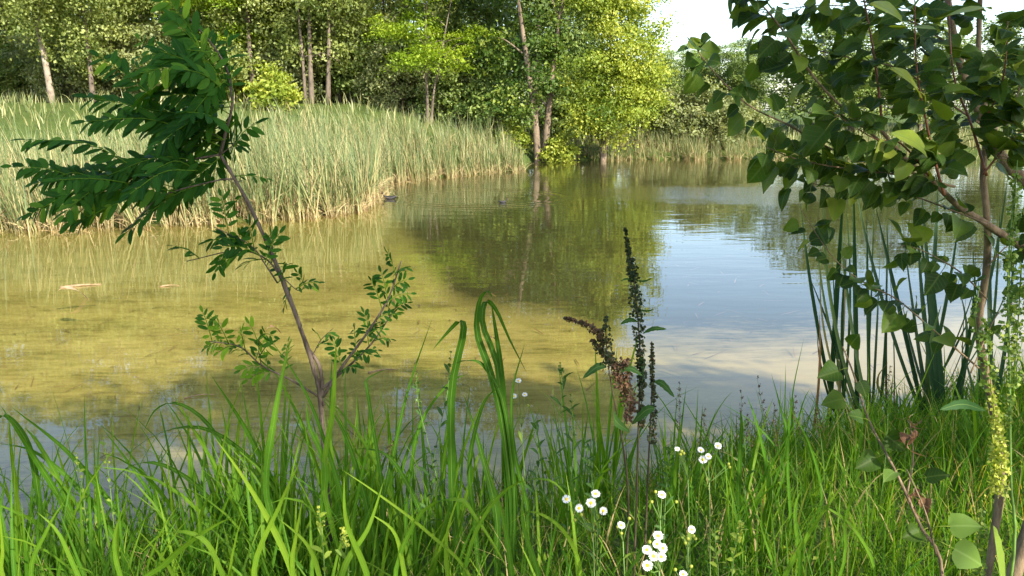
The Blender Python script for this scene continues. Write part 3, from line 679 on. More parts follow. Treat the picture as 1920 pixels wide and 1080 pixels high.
# rows of the left bed, following its waterline
line = np.array([PW(a, b)[:2] for a, b in [(-260, 432), (0, 428), (300, 420), (500, 412), (640, 400), (690, 391), (712, 368), (706, 347), (850, 329), (985, 318)]])
seg = np.linalg.norm(np.diff(line, axis=0), axis=1); cum = np.concatenate([[0], np.cumsum(seg)])
def along(s):
    return np.array([np.interp(s, cum, line[:, 0]), np.interp(s, cum, line[:, 1])])
nfront = 0
for i in range(230):
    s = cum[-1] * (i + rng.uniform(0, 1)) / 230
    p = along(s) + np.array((0, rng.uniform(-0.55, 0.1)))
    sc = np.interp(s, [0, cum[4], cum[5], cum[7], cum[-1]], [1.08, 1.08, 1.0, 0.86, 0.84])
    add_reed(p[0], p[1], sc, front)
for i in range(3600):
    # scatter into the depth behind the waterline
    x = rng.uniform(-26, 0.2); 
    yy = rng.uniform(13.5, 33)
    if sdist(np.array([x]), np.array([yy]))[0] < -0.3: continue
    dd = sdist(np.array([x]), np.array([yy]))[0]
    if dd > 9 or (dd > 2 and rng.random() > np.exp(-(dd - 2) / 4.0)): continue
    if abs(x / yy) > 0.78: continue
    if yy > 30.5 + 0.12 * x: continue
    sc = np.interp(yy, [14, 20, 30], [1.05, 0.95, 0.84]) * (0.86 if x < -0.56 * yy else 1.0)
    add_reed(x, yy, sc, back)
fl = []; 
for i in range(60):
    px = rng.uniform(1010, 1500); p = PW(px, rng.uniform(297, 299))[:2]
    fl.append((p[0], p[1] + rng.uniform(-0.9, -0.2)))
for x, y in fl: add_reed(x, y, 0.78, front)
for i in range(700):
    px = rng.uniform(1060, 1900); d = rng.uniform(32.9, 37)
    if px > 1450 and rng.random() < 0.6: continue
    if px < 1190 and rng.random() < 0.55: continue
    p = P(px, 205, d)
    if sdist(np.array([p[0]]), np.array([d]))[0] < -0.5: continue
    add_reed(p[0], d, 0.74, back)
for i, (x, y, z, k, rz, s) in enumerate(front):
    o = bpy.data.objects.new('cattail', pmesh[k]); COL.objects.link(o)
    tx, ty = rng.normal(0, 0.09), rng.normal(-0.05, 0.10)
    o.location = (x, y, z); o.rotation_euler = (tx, ty, rz); o.scale = (s, s, s)
    if i < 230: tag(o, 'grey-green cattail clump with straw coloured foot along the front of the left reed bed', 'cattail', 'cattails along the front of the left reed bed')
    else: tag(o, 'short cattail clump with reddish foot along the far right shore', 'cattail', 'cattails along the far right shore')
mb = MB()
for (x, y, z, k, rz, s) in back:
    c, sn = math.cos(rz) * s, math.sin(rz) * s
    mb.merge(protos[k], np.array([[c, -sn, s * rng.normal(-0.06, 0.11), x], [sn, c, s * rng.normal(0, 0.08), y], [0, 0, s, z], [0, 0, 0, 1]]), rng.normal(0, 0.05))
tag(mb.build('reeds', M['reed']), 'dense grey-green and straw reeds filling the beds behind their front rows', 'reeds', kind='stuff')

# rough grass on the far bank and lawn
mb = MB()
n = 9000
xs = rng.uniform(-32, 40, n); ys = rng.uniform(29, 50, n)
ok = (sdist(xs, ys) > 0.2) & (np.abs(xs / ys) < 0.75)
xs, ys = xs[ok], ys[ok]; n = len(xs)
blades(mb, np.stack([xs, ys, ground_z(xs, ys) - 0.02], -1), rng.uniform(0.3, 0.75, n), rng.uniform(0.03, 0.06, n), rng.uniform(0, 6.28, n), rng.uniform(0, 0.4, n), rng.uniform(0.1, 0.9, n), 3, rng.uniform(0.25, 0.6, n))
tag(mb.build('meadow_grass', M['reed']), 'rough pale green meadow grass on the far bank', 'grass', kind='stuff')

# ------------------------------------------------------------------ near bank: short grass as stuff
def bank_points(n, x0, x1, y0, y1, dmin=0.0, dmax=9):
    xs = rng.uniform(x0, x1, n); ys = rng.uniform(y0, y1, n)
    d = sdist(xs, ys)
    ok = (d > dmin) & (d < dmax) & (np.abs(xs) < 0.74 * ys + 0.5)
    return xs[ok], ys[ok], d[ok]
mb = MB()
xs, ys, d = bank_points(44000, -4, 5, 1.35, 7, -0.05)
n = len(xs)
blades(mb, np.stack([xs, ys, ground_z(xs, ys) - 0.01], -1), rng.uniform(0.14, 0.42, n), rng.uniform(0.003, 0.008, n), rng.uniform(0, 6.28, n), rng.uniform(0.0, 0.5, n), rng.uniform(0.2, 1.4, n), 5, np.where(rng.random(n) < 0.10, 1.0, np.clip(rng.normal(0.5, 0.2, n), 0, 0.93)))
# creeping bedstraw-like leafy undergrowth
xs, ys, d = bank_points(9000, -3.5, 5, 1.7, 6.8, 0.1)
n = len(xs); c = np.stack([xs, ys, ground_z(xs, ys) + rng.uniform(0.03, 0.28, n)], -1)
leafquads(mb, c, rng.uniform(0.012, 0.035, n), unit(rng.normal(size=(n, 3)) + np.array((0, 0, 0.9))), np.clip(rng.normal(0.45, 0.18, n), 0, 0.9), 0.45)
tag(mb.build('grass', M['grass']), 'short tangled green grass covering the near bank', 'grass', kind='stuff')

# tall bank grass: individual tufts
def tuft(nb, lmin, lmax, wmin, wmax, seed, tm=0.45):
    mb = MB()
    a = rng.uniform(0, 6.28, nb); r = rng.uniform(0, 0.05, nb)
    base = np.stack([np.cos(a) * r, np.sin(a) * r, np.zeros(nb) - 0.02], -1)
    for i in range(nb):
        L = rng.uniform(lmin, lmax); az = rng.uniform(0, 6.28); ph = abs(rng.normal(0.16, 0.14)); cu = abs(rng.normal(0.5, 0.5))
        s = np.linspace(0, 1, 7); phi = ph + cu * s ** 1.8
        dirs = np.stack([np.sin(phi) * math.cos(az), np.sin(phi) * math.sin(az), np.cos(phi)], -1)
        p = base[i] + np.vstack([[0, 0, 0], np.cumsum(dirs[:-1] * L / 6, 0)])
        sd = np.array((-math.sin(az), math.cos(az), 0.0)); rl = rng.uniform(-0.8, 0.8)
        sd = sd * math.cos(rl) + np.array((math.cos(az), math.sin(az), 0)) * math.sin(rl)
        blade(mb, p, rng.uniform(wmin, wmax), 9, sd, 0.35, np.clip(rng.normal(tm, 0.16), 0, 0.9), twist=rng.normal(0, 0.5), tint_end=rng.uniform(0.45, 0.8))
    return mb
tmesh = [tuft(8, 0.35, 0.75, 0.009, 0.017, i).mesh('grass_tuft', M['grass']) for i in range(9)]
ttall = [tuft(8, 0.55, 1.0, 0.011, 0.02, i, 0.36).mesh('grass_tuft', M['grass']) for i in range(6)]
tfine = [tuft(14, 0.25, 0.5, 0.004, 0.008, i, 0.55).mesh('grass_tuft', M['grass']) for i in range(6)]
n_t = 0
for i in range(2000):
    if n_t >= 298: break
    x = rng.uniform(-2.6, 3.6) if rng.random() < 0.6 else rng.uniform(-2.3, -0.4); y = 1.6 + 4.6 * rng.random() ** 1.5
    d = float(sdist(np.array([x]), np.array([y]))[0])
    if d < 0.02 or abs(x) > 0.70 * y + 0.15 or d > 3.2: continue
    right = x > 0.75
    if y < 2.1 and rng.random() < 0.35: continue
    if x < -0.2 and y > 2.5 and rng.random() < 0.3: continue
    fine = rng.random() < (0.75 if right else 0.25)
    tall = (not right) and (not fine) and y > 1.9 and rng.random() < 0.6
    o = bpy.data.objects.new('grass_tuft', (tfine if fine else ttall if tall else tmesh)[rng.integers(0, 9 if not (fine or tall) else 6)]); COL.objects.link(o)
    z = float(ground_z(np.array([x]), np.array([y]))[0])
    s = rng.uniform(0.8, 1.15) * (0.85 if right else 0.95) * (0.75 if y < 2.3 else 1.0)
    o.location = (x, y, z); o.rotation_euler = (0, 0, rng.uniform(0, 6.28)); o.scale = (s, s, s)
    if tall: tag(o, 'tuft of extra tall broad bladed grass near the water on the left', 'grass', 'extra tall grass tufts on the left half of the bank')
    elif fine: tag(o, 'tuft of thin bright green grass growing on the near bank', 'grass', 'thin grass tufts on the near bank')
    else: tag(o, 'tuft of tall broad bladed green grass growing on the near bank', 'grass', 'broad bladed grass tufts on the near bank')
    n_t += 1

def ground_under(x, y): return float(ground_z(np.array([x]), np.array([y]))[0])
def PX(path, d, dd=0.0):
    """pixel path to world points, depth sliding from d to d+dd"""
    k = len(path)
    return [P(a, b, d + dd * i / max(1, k - 1)) for i, (a, b) in enumerate(path)]
def plant(name, base, label, cat, group=None):
    return empty(name, tuple(base), label, cat, group)
def part(mb, name, mat, root, smooth=True):
    """parts are built in world space, then rooted"""
    o = mb.build(name, mat, root, smooth)
    o.matrix_parent_inverse = Matrix.Translation(-Vector(root.location))
    return o

# hero grass plants: a few plants whose long blades stand out
def hero(label, d, paths, group=None):
    x0 = np.mean([p[0][0] for p in paths]); b = P(x0, 1000, d)
    bx = b[0]; bz = ground_under(bx, d)
    root = plant('tall_grass', (bx, d, bz), label, 'grass', group)
    for path, w, t, dd in paths:
        pts = PX(path, d, dd)
        f = pts[0]
        foot = np.array((f[0] * 0.75 + bx * 0.25, d, bz - 0.02))
        if f[2] > bz + 0.05: pts = [foot, foot * 0.45 + f * 0.55 + np.array((0.0, 0, 0.0))] + pts
        mb = MB(); blade(mb, pts, w, 24, np.array((1.0, 0.3, 0.1)), 0.3, t * 0.8 if t > 0.3 else t * 0.4, t * 0.8 + (0.22 if t > 0.3 else 0.02), prof=np.minimum(1, 0.5 + np.linspace(0, 1, 24) * 1.6) * np.clip((1 - np.linspace(0, 1, 24)) * 2.4, 0, 1) ** 0.8, twist=rng.normal(0, 0.3))  # low tints darkened further, as blades seen against the light
        part(mb, 'leaf', M['grass'], root)
    return root
hero('tall grass at the left edge with long dark blades leaning left over the water', 2.7, [
    ([(165, 1080), (120, 950), (60, 850), (0, 758)], 0.022, 0.35, -0.1), ([(290, 1080), (220, 960), (130, 850), (20, 762)], 0.02, 0.35, 0.1),
    ([(90, 1080), (75, 950), (55, 840), (12, 780), (-20, 800)], 0.022, 0.3, 0.0), ([(250, 1060), (160, 930), (70, 850), (-10, 830)], 0.02, 0.4, 0.1),
    ([(180, 1080), (140, 980), (110, 900), (70, 830), (45, 800)], 0.018, 0.5, 0.0), ([(130, 1070), (80, 990), (30, 960), (-20, 940)], 0.02, 0.55, -0.1)])
hero('tall grass left of the sapling with blades arching over to the left', 2.75, [
    ([(470, 990), (440, 880), (390, 795), (335, 757), (292, 768), (268, 812)], 0.015, 0.3, 0.0), ([(560, 980), (480, 870), (390, 805), (300, 812), (225, 862)], 0.017, 0.25, 0.0),
    ([(560, 1000), (480, 840), (440, 770), (395, 702)], 0.02, 0.35, 0.0), ([(470, 1000), (420, 900), (360, 800), (325, 740)], 0.018, 0.6, 0.0),
    ([(440, 1010), (380, 920), (300, 870), (235, 880), (200, 930)], 0.016, 0.3, 0.0), ([(400, 1040), (370, 930), (355, 840), (352, 770)], 0.02, 0.45, 0.1),
    ([(330, 1060), (300, 960), (250, 880), (190, 800)], 0.019, 0.4, 0.0)])
hero('tall grass in front of the sapling foot with two upright broad blades', 2.3, [
    ([(500, 930), (512, 800), (530, 700), (546, 632)], 0.019, 0.5, 0.1), ([(606, 900), (622, 780), (628, 690), (630, 640)], 0.017, 0.62, 0.0),
    ([(650, 960), (610, 830), (570, 730), (503, 630)], 0.014, 0.35, 0.1), ([(600, 1000), (610, 880), (580, 800), (575, 755)], 0.02, 0.4, 0.0),
    ([(700, 1000), (670, 880), (640, 800), (600, 740)], 0.018, 0.3, 0.1), ([(660, 1000), (680, 880), (705, 790), (740, 760)], 0.013, 0.35, 0.0),
    ([(720, 990), (715, 900), (690, 740), (690, 710), (730, 690)], 0.012, 0.25, 0.1)])
hero('grass left of the drooping reed grass, one narrow blade reaching high', 2.5, [
    ([(715, 970), (740, 840), (766, 727), (811, 595)], 0.015, 0.3, 0.1), ([(760, 980), (770, 880), (790, 790), (840, 720), (880, 700)], 0.014, 0.35, 0.1),
    ([(800, 990), (760, 900), (720, 850), (660, 840)], 0.017, 0.3, 0.0)])
hero('tall dark reed grass with broad blades bent over at the top in the middle of the bank', 2.45, [
    ([(850, 960), (846, 860), (847, 727), (868, 625), (862, 603), (838, 625), (811, 656)], 0.026, 0.2, 0.0),
    ([(960, 950), (941, 790), (918, 696), (894, 624), (898, 565), (914, 545), (924, 560)], 0.024, 0.15, 0.0),
    ([(955, 900), (946, 780), (938, 680), (928, 610), (921, 565)], 0.022, 0.15, 0.05),
    ([(950, 900), (935, 700), (905, 610), (910, 566), (930, 580), (955, 635), (988, 700)], 0.019, 0.2, 0.1),
    ([(965, 930), (945, 760), (910, 690), (880, 676), (838, 686)], 0.015, 0.25, 0.0), ([(930, 960), (900, 840), (870, 740)], 0.024, 0.2, 0.1),
    ([(990, 960), (965, 850), (960, 740), (985, 640)], 0.014, 0.3, 0.0), ([(890, 980), (880, 870), (905, 760), (940, 720)], 0.017, 0.25, -0.1)])
hero('tall grass right of the daisies with one blade standing above the rest', 2.7, [
    ([(1480, 1010), (1476, 864), (1485, 742), (1508, 630)], 0.015, 0.4, 0.1), ([(1370, 985), (1424, 905), (1485, 803), (1523, 735)], 0.017, 0.4, 0.0),
    ([(1475, 830), (1462, 760), (1446, 700)], 0.009, 0.4, 0.1), ([(1470, 880), (1424, 803), (1346, 752)], 0.009, 0.35, 0.1),
    ([(1400, 960), (1330, 830), (1276, 740)], 0.011, 0.4, 0.1), ([(1440, 1000), (1440, 900), (1420, 800), (1400, 740)], 0.02, 0.4, 0.0),
    ([(1380, 1000), (1385, 900), (1390, 800), (1388, 770)], 0.02, 0.3, 0.0), ([(1540, 940), (1520, 840), (1480, 760)], 0.012, 0.4, 0.0)])
hero('lush bright grass in the right corner with a broad diagonal blade', 2.1, [
    ([(1470, 1080), (1530, 978), (1600, 882)], 0.019, 0.62, 0.0), ([(1580, 1060), (1584, 980), (1600, 925), (1625, 903), (1650, 915)], 0.013, 0.6, 0.0),
    ([(1640, 1080), (1600, 990), (1540, 950), (1490, 960)], 0.010, 0.6, 0.0), ([(1450, 1080), (1430, 1000), (1400, 900)], 0.012, 0.5, 0.0),
    ([(1560, 1080), (1550, 980), (1560, 890)], 0.012, 0.55, 0.0), ([(1500, 1080), (1490, 960), (1510, 900)], 0.014, 0.5, 0.0)])
hero('sunlit grass at the bottom of the picture with a bright yellow-green slanting blade', 1.75, [
    ([(552, 1085), (511, 988), (458, 897), (404, 822)], 0.015, 0.8, 0.05), ([(262, 1110), (310, 1055), (360, 1012), (423, 974), (492, 957)], 0.018, 0.6, 0.0),
    ([(476, 1080), (525, 946), (562, 866)], 0.013, 0.72, 0.0), ([(550, 1080), (556, 1000), (568, 935)], 0.011, 0.8, 0.0),
    ([(640, 1085), (690, 990), (720, 900)], 0.016, 0.6, 0.05), ([(420, 1085), (380, 1010), (310, 1000), (260, 1040)], 0.012, 0.7, 0.0),
    ([(600, 1085), (575, 1020), (520, 970)], 0.012, 0.7, 0.0), ([(690, 1085), (650, 980), (645, 890)], 0.015, 0.65, 0.0)])
hero('sunlit grass left of the daisies with thin blades arching right and down', 1.8, [
    ([(640, 880), (707, 925), (795, 992), (884, 1085)][::-1], 0.008, 0.8, 0.0), ([(740, 1085), (790, 960), (858, 935), (889, 966), (930, 1028), (961, 1085)], 0.012, 0.6, 0.0),
    ([(870, 1085), (900, 980), (960, 910), (1030, 900), (1075, 945)], 0.011, 0.6, 0.0), ([(960, 1085), (940, 960), (905, 850)], 0.014, 0.5, 0.05),
    ([(1010, 1085), (980, 980), (985, 880)], 0.013, 0.5, 0.05), ([(760, 1085), (740, 1000), (690, 960)], 0.012, 0.75, 0.0), ([(840, 1085), (838, 1000), (870, 900)], 0.012, 0.7, 0.0),
    ([(1090, 1085), (1060, 1000), (1000, 960), (950, 985)], 0.010, 0.75, 0.0)])
hero('sunlit grass in the bottom left corner with narrow upright blades', 1.9, [
    ([(10, 1090), (5, 1030), (0, 960)], 0.012, 0.8, 0.0), ([(150, 1085), (110, 1000), (70, 960)], 0.012, 0.6, 0.0), ([(230, 1090), (215, 1010), (240, 930)], 0.013, 0.6, 0.0),
    ([(330, 1090), (300, 1040), (255, 990)], 0.010, 0.75, 0.0), ([(60, 1085), (90, 990), (120, 940)], 0.012, 0.55, 0.0)])

# ------------------------------------------------------------------ cattail stand by the right shore
def cattail_stand(label, base_px, d, tips, wmul=1.0):
    b = P(*base_px, d); bz = min(ground_under(b[0], d), b[2])
    root = plant('broad_cattail', (b[0], d, bz), label, 'cattail', 'cattail stand at the right shore')
    extra = [(ox + rng.normal(0, .06), (tip[0] + rng.normal(0, 28), tip[1] + rng.uniform(0, 150)), bow + rng.normal(0, .06), w * rng.uniform(.6, .9), min(1, t + rng.uniform(0, .2))) for (ox, tip, bow, w, t) in tips]
    for (ox, tip, bow, w, t) in tips + extra[::2]:
        f = np.array((b[0] + ox, d + rng.normal(0, 0.12), bz - 0.02)); e = P(*tip, d + rng.normal(0, 0.25))
        mid = (f + e) / 2 + np.array((bow, 0, 0.0))
        q3 = f * 0.25 + e * 0.75 + np.array((bow * 0.75, 0, 0))
        mb = MB(); blade(mb, [f, f * .75 + e * .25 + np.array((bow * .8, 0, 0)), mid, q3, e], w * wmul * 0.72, 14, np.array((1.0, 0.4 * rng.normal(), 0)), 0.45, t, prof=np.clip((1 - np.linspace(0, 1, 14)) * 2.5, 0, 1) ** 0.8, twist=rng.normal(0, 0.5))
        part(mb, 'leaf', M['cattail'], root)
    return root
cattail_stand('left clump of dark upright cattail leaves in the right shore stand, three quarters across', (1600, 790), 4.9, [
    (-0.1, (1585, 310), 0.0, 0.045, 0.2), (-0.05, (1500, 375), -0.03, 0.032, 0.25), (0.0, (1600, 320), 0.0, 0.04, 0.25), (0.05, (1625, 400), 0.0, 0.03, 0.3), (0.1, (1575, 360), -0.06, 0.03, 0.7),
    (0.12, (1545, 330), -0.1, 0.028, 0.75), (0.05, (1510, 500), 0.02, 0.03, 0.25), (0.18, (1640, 350), 0.0, 0.034, 0.3), (0.16, (1650, 480), 0.0, 0.03, 0.2), (-0.1, (1560, 480), 0.0, 0.03, 0.2), (0.22, (1665, 380), 0.02, 0.03, 0.3), (0.1, (1530, 400), -0.08, 0.024, 0.72), (-0.12, (1588, 470), 0.0, 0.035, 0.9)])
cattail_stand('right clump of dark cattail leaves fanning out behind the poplar twigs', (1740, 790), 4.7, [
    (-0.05, (1640, 380), 0.0, 0.036, 0.2), (0.0, (1690, 400), -0.02, 0.045, 0.15), (0.02, (1725, 330), 0.0, 0.05, 0.2), (0.05, (1760, 330), 0.0, 0.05, 0.2), (0.05, (1800, 400), 0.02, 0.04, 0.2), (0.06, (1860, 420), 0.05, 0.034, 0.25),
    (0.05, (1890, 330), 0.06, 0.034, 0.25), (-0.04, (1600, 330), -0.05, 0.03, 0.3), (0.02, (1745, 480), 0.0, 0.05, 0.5), (-0.03, (1665, 680), -0.12, 0.02, 0.95), (0.05, (1830, 560), 0.05, 0.032, 0.2), (0.0, (1720, 420), -0.03, 0.04, 0.2), (0.05, (1790, 690), 0.06, 0.022, 0.5), (-0.02, (1690, 560), -0.03, 0.036, 0.25)])
cattail_stand('narrow cattail clump beside the poplar stem near the right edge', (1835, 790), 4.4, [
    (0.0, (1850, 340), 0.0, 0.04, 0.2), (-0.04, (1800, 640), 0.0, 0.025, 0.3), (0.04, (1875, 380), 0.02, 0.034, 0.25), (0.02, (1900, 450), 0.04, 0.03, 0.25), (0.0, (1830, 480), 0.0, 0.03, 0.3)])

# ------------------------------------------------------------------ robinia sapling
def leaflet(mb, base, direc, nrm, L, W, tint):
    direc = direc / np.linalg.norm(direc)
    s = np.cross(nrm, direc); s /= max(1e-6, np.linalg.norm(s)); n = np.cross(direc, s)
    us = [0.0, 0.10, 0.32, 0.62, 0.87, 1.0]; ws = [0.06, 0.60, 0.98, 1.0, 0.62, 0.10]
    V = []; lc = []
    for u, w in zip(us, ws):
        c = base + direc * L * u - n * L * 0.10 * u * u
        for k in (-1, 0, 1):
            V.append(c + s * k * W * 0.5 * w + n * (abs(k) * W * 0.12 * w)); lc.append((k, u, 0))
    q = []
    for i in range(5):
        b = i * 3; q += [(b, b + 1, b + 4, b + 3), (b + 1, b + 2, b + 5, b + 4)]
    mb.add(V, q, None, tint, lc)
def compound_leaf(base, tip, pairs, ll, nrm=None, tint=0.35, sag=0.12):
    """pinnate leaf: rachis with opposite oval leaflets and one at the end"""
    mb = MB()
    base = np.asarray(base, float); tip = np.asarray(tip, float)
    Lr = np.linalg.norm(tip - base)
    mid = (base + tip) / 2 + np.array((0, 0, sag * Lr))
    p = tube(mb, [base, mid, tip], 0.0022, 0.001, 4, 8, tint=0.75)
    T = unit(np.gradient(p, axis=0))
    if nrm is None: nrm = np.array((0.1, -0.5, 0.85))
    for i in range(pairs + 1):
        f = 0.16 + 0.84 * i / pairs
        k = f * (len(p) - 1); i0 = min(int(k), len(p) - 2); fr = k - i0
        c = p[i0] * (1 - fr) + p[i0 + 1] * fr; t = T[min(i0, len(T) - 1)]
        sd = np.cross(nrm, t); sd /= max(1e-6, np.linalg.norm(sd)); nn = np.cross(t, sd)
        size = ll * (0.72 + 0.5 * math.sin(math.pi * min(1, f * 0.95))) * rng.uniform(0.88, 1.08)
        tt = np.clip(tint + rng.normal(0, 0.17), 0, 1)
        if i == pairs: leaflet(mb, c, t, nn, size, size * 0.37, tt)
        else:
            for sg in (-1, 1):
                if rng.random() < 0.05: continue
                dr = t * rng.uniform(0.45, 0.95) + sd * sg * rng.uniform(0.45, 0.85) + np.array((-0.12, 0, -0.34)) + rng.normal(0, 0.16, 3)
                leaflet(mb, c + sd * sg * 0.003, dr, nn + rng.normal(0, 0.28, 3) + sd * sg * -0.15, size, size * rng.uniform(0.29, 0.38), np.clip(tt + (0.35 if rng.random() < 0.04 else 0), 0, 1))
    return mb
RD = 2.55
rx = P(612, 950, RD)[0]; rz_ = ground_under(rx, RD)
rob = plant('robinia_sapling', (rx, RD, rz_), 'leafy robinia sapling with feathery compound leaves leaning left over the near bank', 'sapling')
mb = MB()
foot = np.array((rx + 0.01, RD, rz_ - 0.03))
stem = [foot, P(609, 860, RD), P(600, 745, RD), P(588, 690, RD), P(560, 605, RD), P(520, 500, RD), P(470, 390, RD), P(432, 322, RD), P(413, 290, RD)]
tube(mb, stem, 0.0095, 0.0048, 8, 60, rough=0.09)
tube(mb, [P(413, 290, RD), P(424, 245, RD), P(436, 190, RD), P(425, 130, RD + 0.05), P(395, 80, RD + 0.05), P(340, 20, RD + 0.05)], 0.006, 0.0025, 6, 20)
tube(mb, [P(606, 760, RD), P(600, 690, RD + .01), P(576, 650, RD + .02), P(560, 612, RD + .01)], 0.008, 0.004, 6, 14)   # second stem
for k in range(26):   # thorns
    f = rng.uniform(0.15, 0.9); pp = resample(stem, 60)[int(f * 59)]
    a = rng.uniform(0, 6.28); e = pp + np.array((math.cos(a), math.sin(a) * 0.6, 0.35)) * 0.022
    tube(mb, [pp, (pp + e) / 2, e], 0.0022, 0.0002, 4, 4)
part(mb, 'trunk', M['bark_sap'], rob)
branches = [
    ([(605, 745), (640, 690), (690, 622), (728, 560), (752, 490)], 0.006, 0.0), ([(603, 730), (650, 690), (700, 640), (752, 560)], 0.005, 0.1),
    ([(565, 612), (540, 560), (520, 510), (490, 480), (440, 470), (350, 490)], 0.0045, 0.0), ([(520, 530), (500, 500), (470, 460), (400, 425)], 0.003, -0.1),
    ([(600, 745), (545, 712), (490, 685), (450, 650), (392, 640)], 0.004, -0.15), ([(490, 686), (485, 650), (490, 620)], 0.002, -0.1),
    ([(440, 335), (400, 340), (300, 370), (240, 430)], 0.0035, -0.1), ([(413, 290), (360, 300), (290, 325), (160, 345), (60, 320)], 0.004, 0.05),
    ([(418, 265), (370, 235), (300, 215), (200, 230)], 0.003, 0.1), ([(413, 290), (440, 270), (478, 240)], 0.002, 0.0), ([(580, 680), (600, 640), (625, 615)], 0.002, 0.0), ([(530, 520), (560, 545), (575, 530)], 0.002, 0.05)]
for path, r, dd in branches:
    mb = MB(); tube(mb, PX(path, RD, dd), r, r * 0.35, 6, 16, rough=0.05)
    part(mb, 'branch', M['bark_sap'], rob)
def npairs(b, t): return max(2, int(math.hypot(b[0] - t[0], b[1] - t[1]) / 13.5))
big = [  # base px, tip px, pairs, leaflet length, tint, depth offset
    ((400, 120), (305, -12), 9, .078, .5, .05), ((415, 150), (330, 40), 8, .075, .45, 0), ((428, 190), (300, 95), 8, .075, .3, -.1), ((425, 175), (345, 130), 7, .07, .4, -.15),
    ((330, 225), (185, 105), 8, .072, .3, .1), ((380, 250), (165, 182), 9, .075, .2, 0), ((415, 275), (160, 228), 10, .075, .2, -.05), ((320, 150), (262, 72), 4, .05, .6, .1), ((330, 170), (240, 118), 4, .05, .6, .15),
    ((300, 345), (48, 262), 9, .07, .22, -.1), ((170, 345), (22, 312), 6, .065, .3, 0), ((300, 320), (45, 405), 9, .075, .25, .1), ((330, 352), (62, 345), 9, .07, .2, .15),
    ((345, 352), (140, 418), 8, .078, .42, -.1), ((420, 335), (236, 437), 8, .072, .3, -.1), ((400, 320), (240, 300), 8, .075, .12, .05), ((405, 310), (200, 330), 9, .075, .15, -.05),
    ((432, 215), (300, 180), 8, .075, .15, -.05), ((436, 200), (330, 250), 7, .075, .12, .1), ((430, 230), (290, 275), 8, .075, .1, -.1), ((425, 260), (280, 330), 8, .072, .12, .1),
    ((438, 180), (425, 70), 6, .06, .4, .1), ((440, 195), (440, 290), 6, .065, .15, .1), ((436, 190), (380, 60), 7, .07, .4, .15), ((428, 240), (350, 210), 7, .078, .2, -.2), ((440, 230), (400, 330), 6, .07, .1, .05),
    ((425, 150), (360, 215), 7, .075, .2, -.1), ((420, 290), (330, 385), 7, .07, .15, 0), ((418, 140), (320, 170), 8, .075, .3, 0), ((395, 90), (320, 130), 6, .06, .5, .1),
    ((438, 275), (480, 232), 2, .07, .15, 0), ((440, 275), (455, 262), 1, .06, .12, .05), ((440, 330), (500, 335), 3, .035, .2, 0), ((455, 365), (430, 395), 2, .035, .15, 0), ((300, 345), (120, 372), 8, .07, .22, .2), ((250, 345), (60, 400), 8, .07, .3, -.05), ((370, 345), (275, 395), 6, .07, .3, 0.05)]
for b, t, np_, ll, tn, do in big:
    nr = unit(np.array([[rng.normal(0.0, 0.35), -0.75 + rng.normal(0, 0.3), 0.7 + rng.normal(0, 0.25)]]))[0]
    cl = compound_leaf(P(*b, RD), P(*t, RD + do), max(np_, npairs(b, t)), ll * 0.80, nr, tn, sag=rng.uniform(0.03, 0.16))
    part(cl, 'leaf', M['robinia'], rob)
extra = MB()
for i in range(24):
    f = rng.uniform(0, 1)
    if f < 0.62:
        b = resample([(413, 290), (424, 245), (436, 190), (425, 130), (395, 80)], 30)[int(rng.uniform(0, 29))] if False else [(413, 290), (420, 262), (428, 230), (436, 190), (432, 160), (425, 130), (410, 100)][rng.integers(0, 7)]
        L = rng.uniform(90, 190); an = rng.uniform(-0.75, 0.55); t = (b[0] - L * math.cos(an), b[1] + L * math.sin(-an) * 0.8 + 10)
    else:
        b = [(300, 340), (340, 330), (250, 345), (330, 360), (200, 345), (370, 320)][rng.integers(0, 6)]
        L = rng.uniform(80, 150); an = rng.uniform(-0.6, 0.6); t = (b[0] - L * math.cos(an), b[1] - L * math.sin(an) + 25)
    extra.merge(compound_leaf(P(*b, RD + rng.normal(0, .05)), P(*t, RD + rng.normal(0, .15)), npairs(b, t), rng.uniform(.046, .062), unit(np.array([[rng.normal(0, .4), -0.75 + rng.normal(0, .3), 0.7 + rng.normal(0, .3)]]))[0], rng.uniform(0.05, 0.45), sag=rng.uniform(0.03, 0.16)))
o = part(extra, 'foliage', M['robinia'], rob); o['kind'] = 'stuff'
def small_leaves(path, dd, n, llen, ll, tint, spread=1.0, start=0.2):
    p = resample(PX(path, RD, dd), 40)
    for i in range(n):
        f = start + (1 - start) * (i + rng.uniform(0, .8)) / n
        b = p[min(39, int(f * 39))]
        t = p[min(39, int(f * 39) + 1)] - p[max(0, int(f * 39) - 1)]; t = t / np.linalg.norm(t)
        sd = np.array((-t[2], 0, t[0])) * (1 if i % 2 else -1)
        dr = t * 0.55 + sd * spread * rng.uniform(0.5, 1) + np.array((0, rng.normal(0, 0.5), 0.1))
        dr /= np.linalg.norm(dr)
        L = llen * 0.78 * rng.uniform(0.6, 1.2)
        cl = compound_leaf(b, b + dr * L, max(2, int(L / ll * 2.1)), ll * 0.82, unit(rng.normal(size=(1, 3)) * 0.5 + np.array((0, -0.7, 0.6)))[0], np.clip(tint + rng.normal(0, 0.08), 0, 1))
        part(cl, 'leaf', M['robinia'], rob)
small_leaves(branches[0][0], 0.0, 13, 0.12, 0.036, 0.2, 0.8)
small_leaves(branches[1][0], 0.1, 9, 0.09, 0.032, 0.25, 0.8, 0.4)
small_leaves(branches[2][0], 0.0, 9, 0.14, 0.045, 0.28, 0.8, 0.3)
small_leaves(branches[3][0], -0.1, 5, 0.14, 0.046, 0.15, 0.8, 0.3)
small_leaves(branches[4][0], -0.15, 11, 0.13, 0.04, 0.7, 0.9, 0.3)
small_leaves(branches[5][0], -0.1, 3, 0.10, 0.04, 0.6)
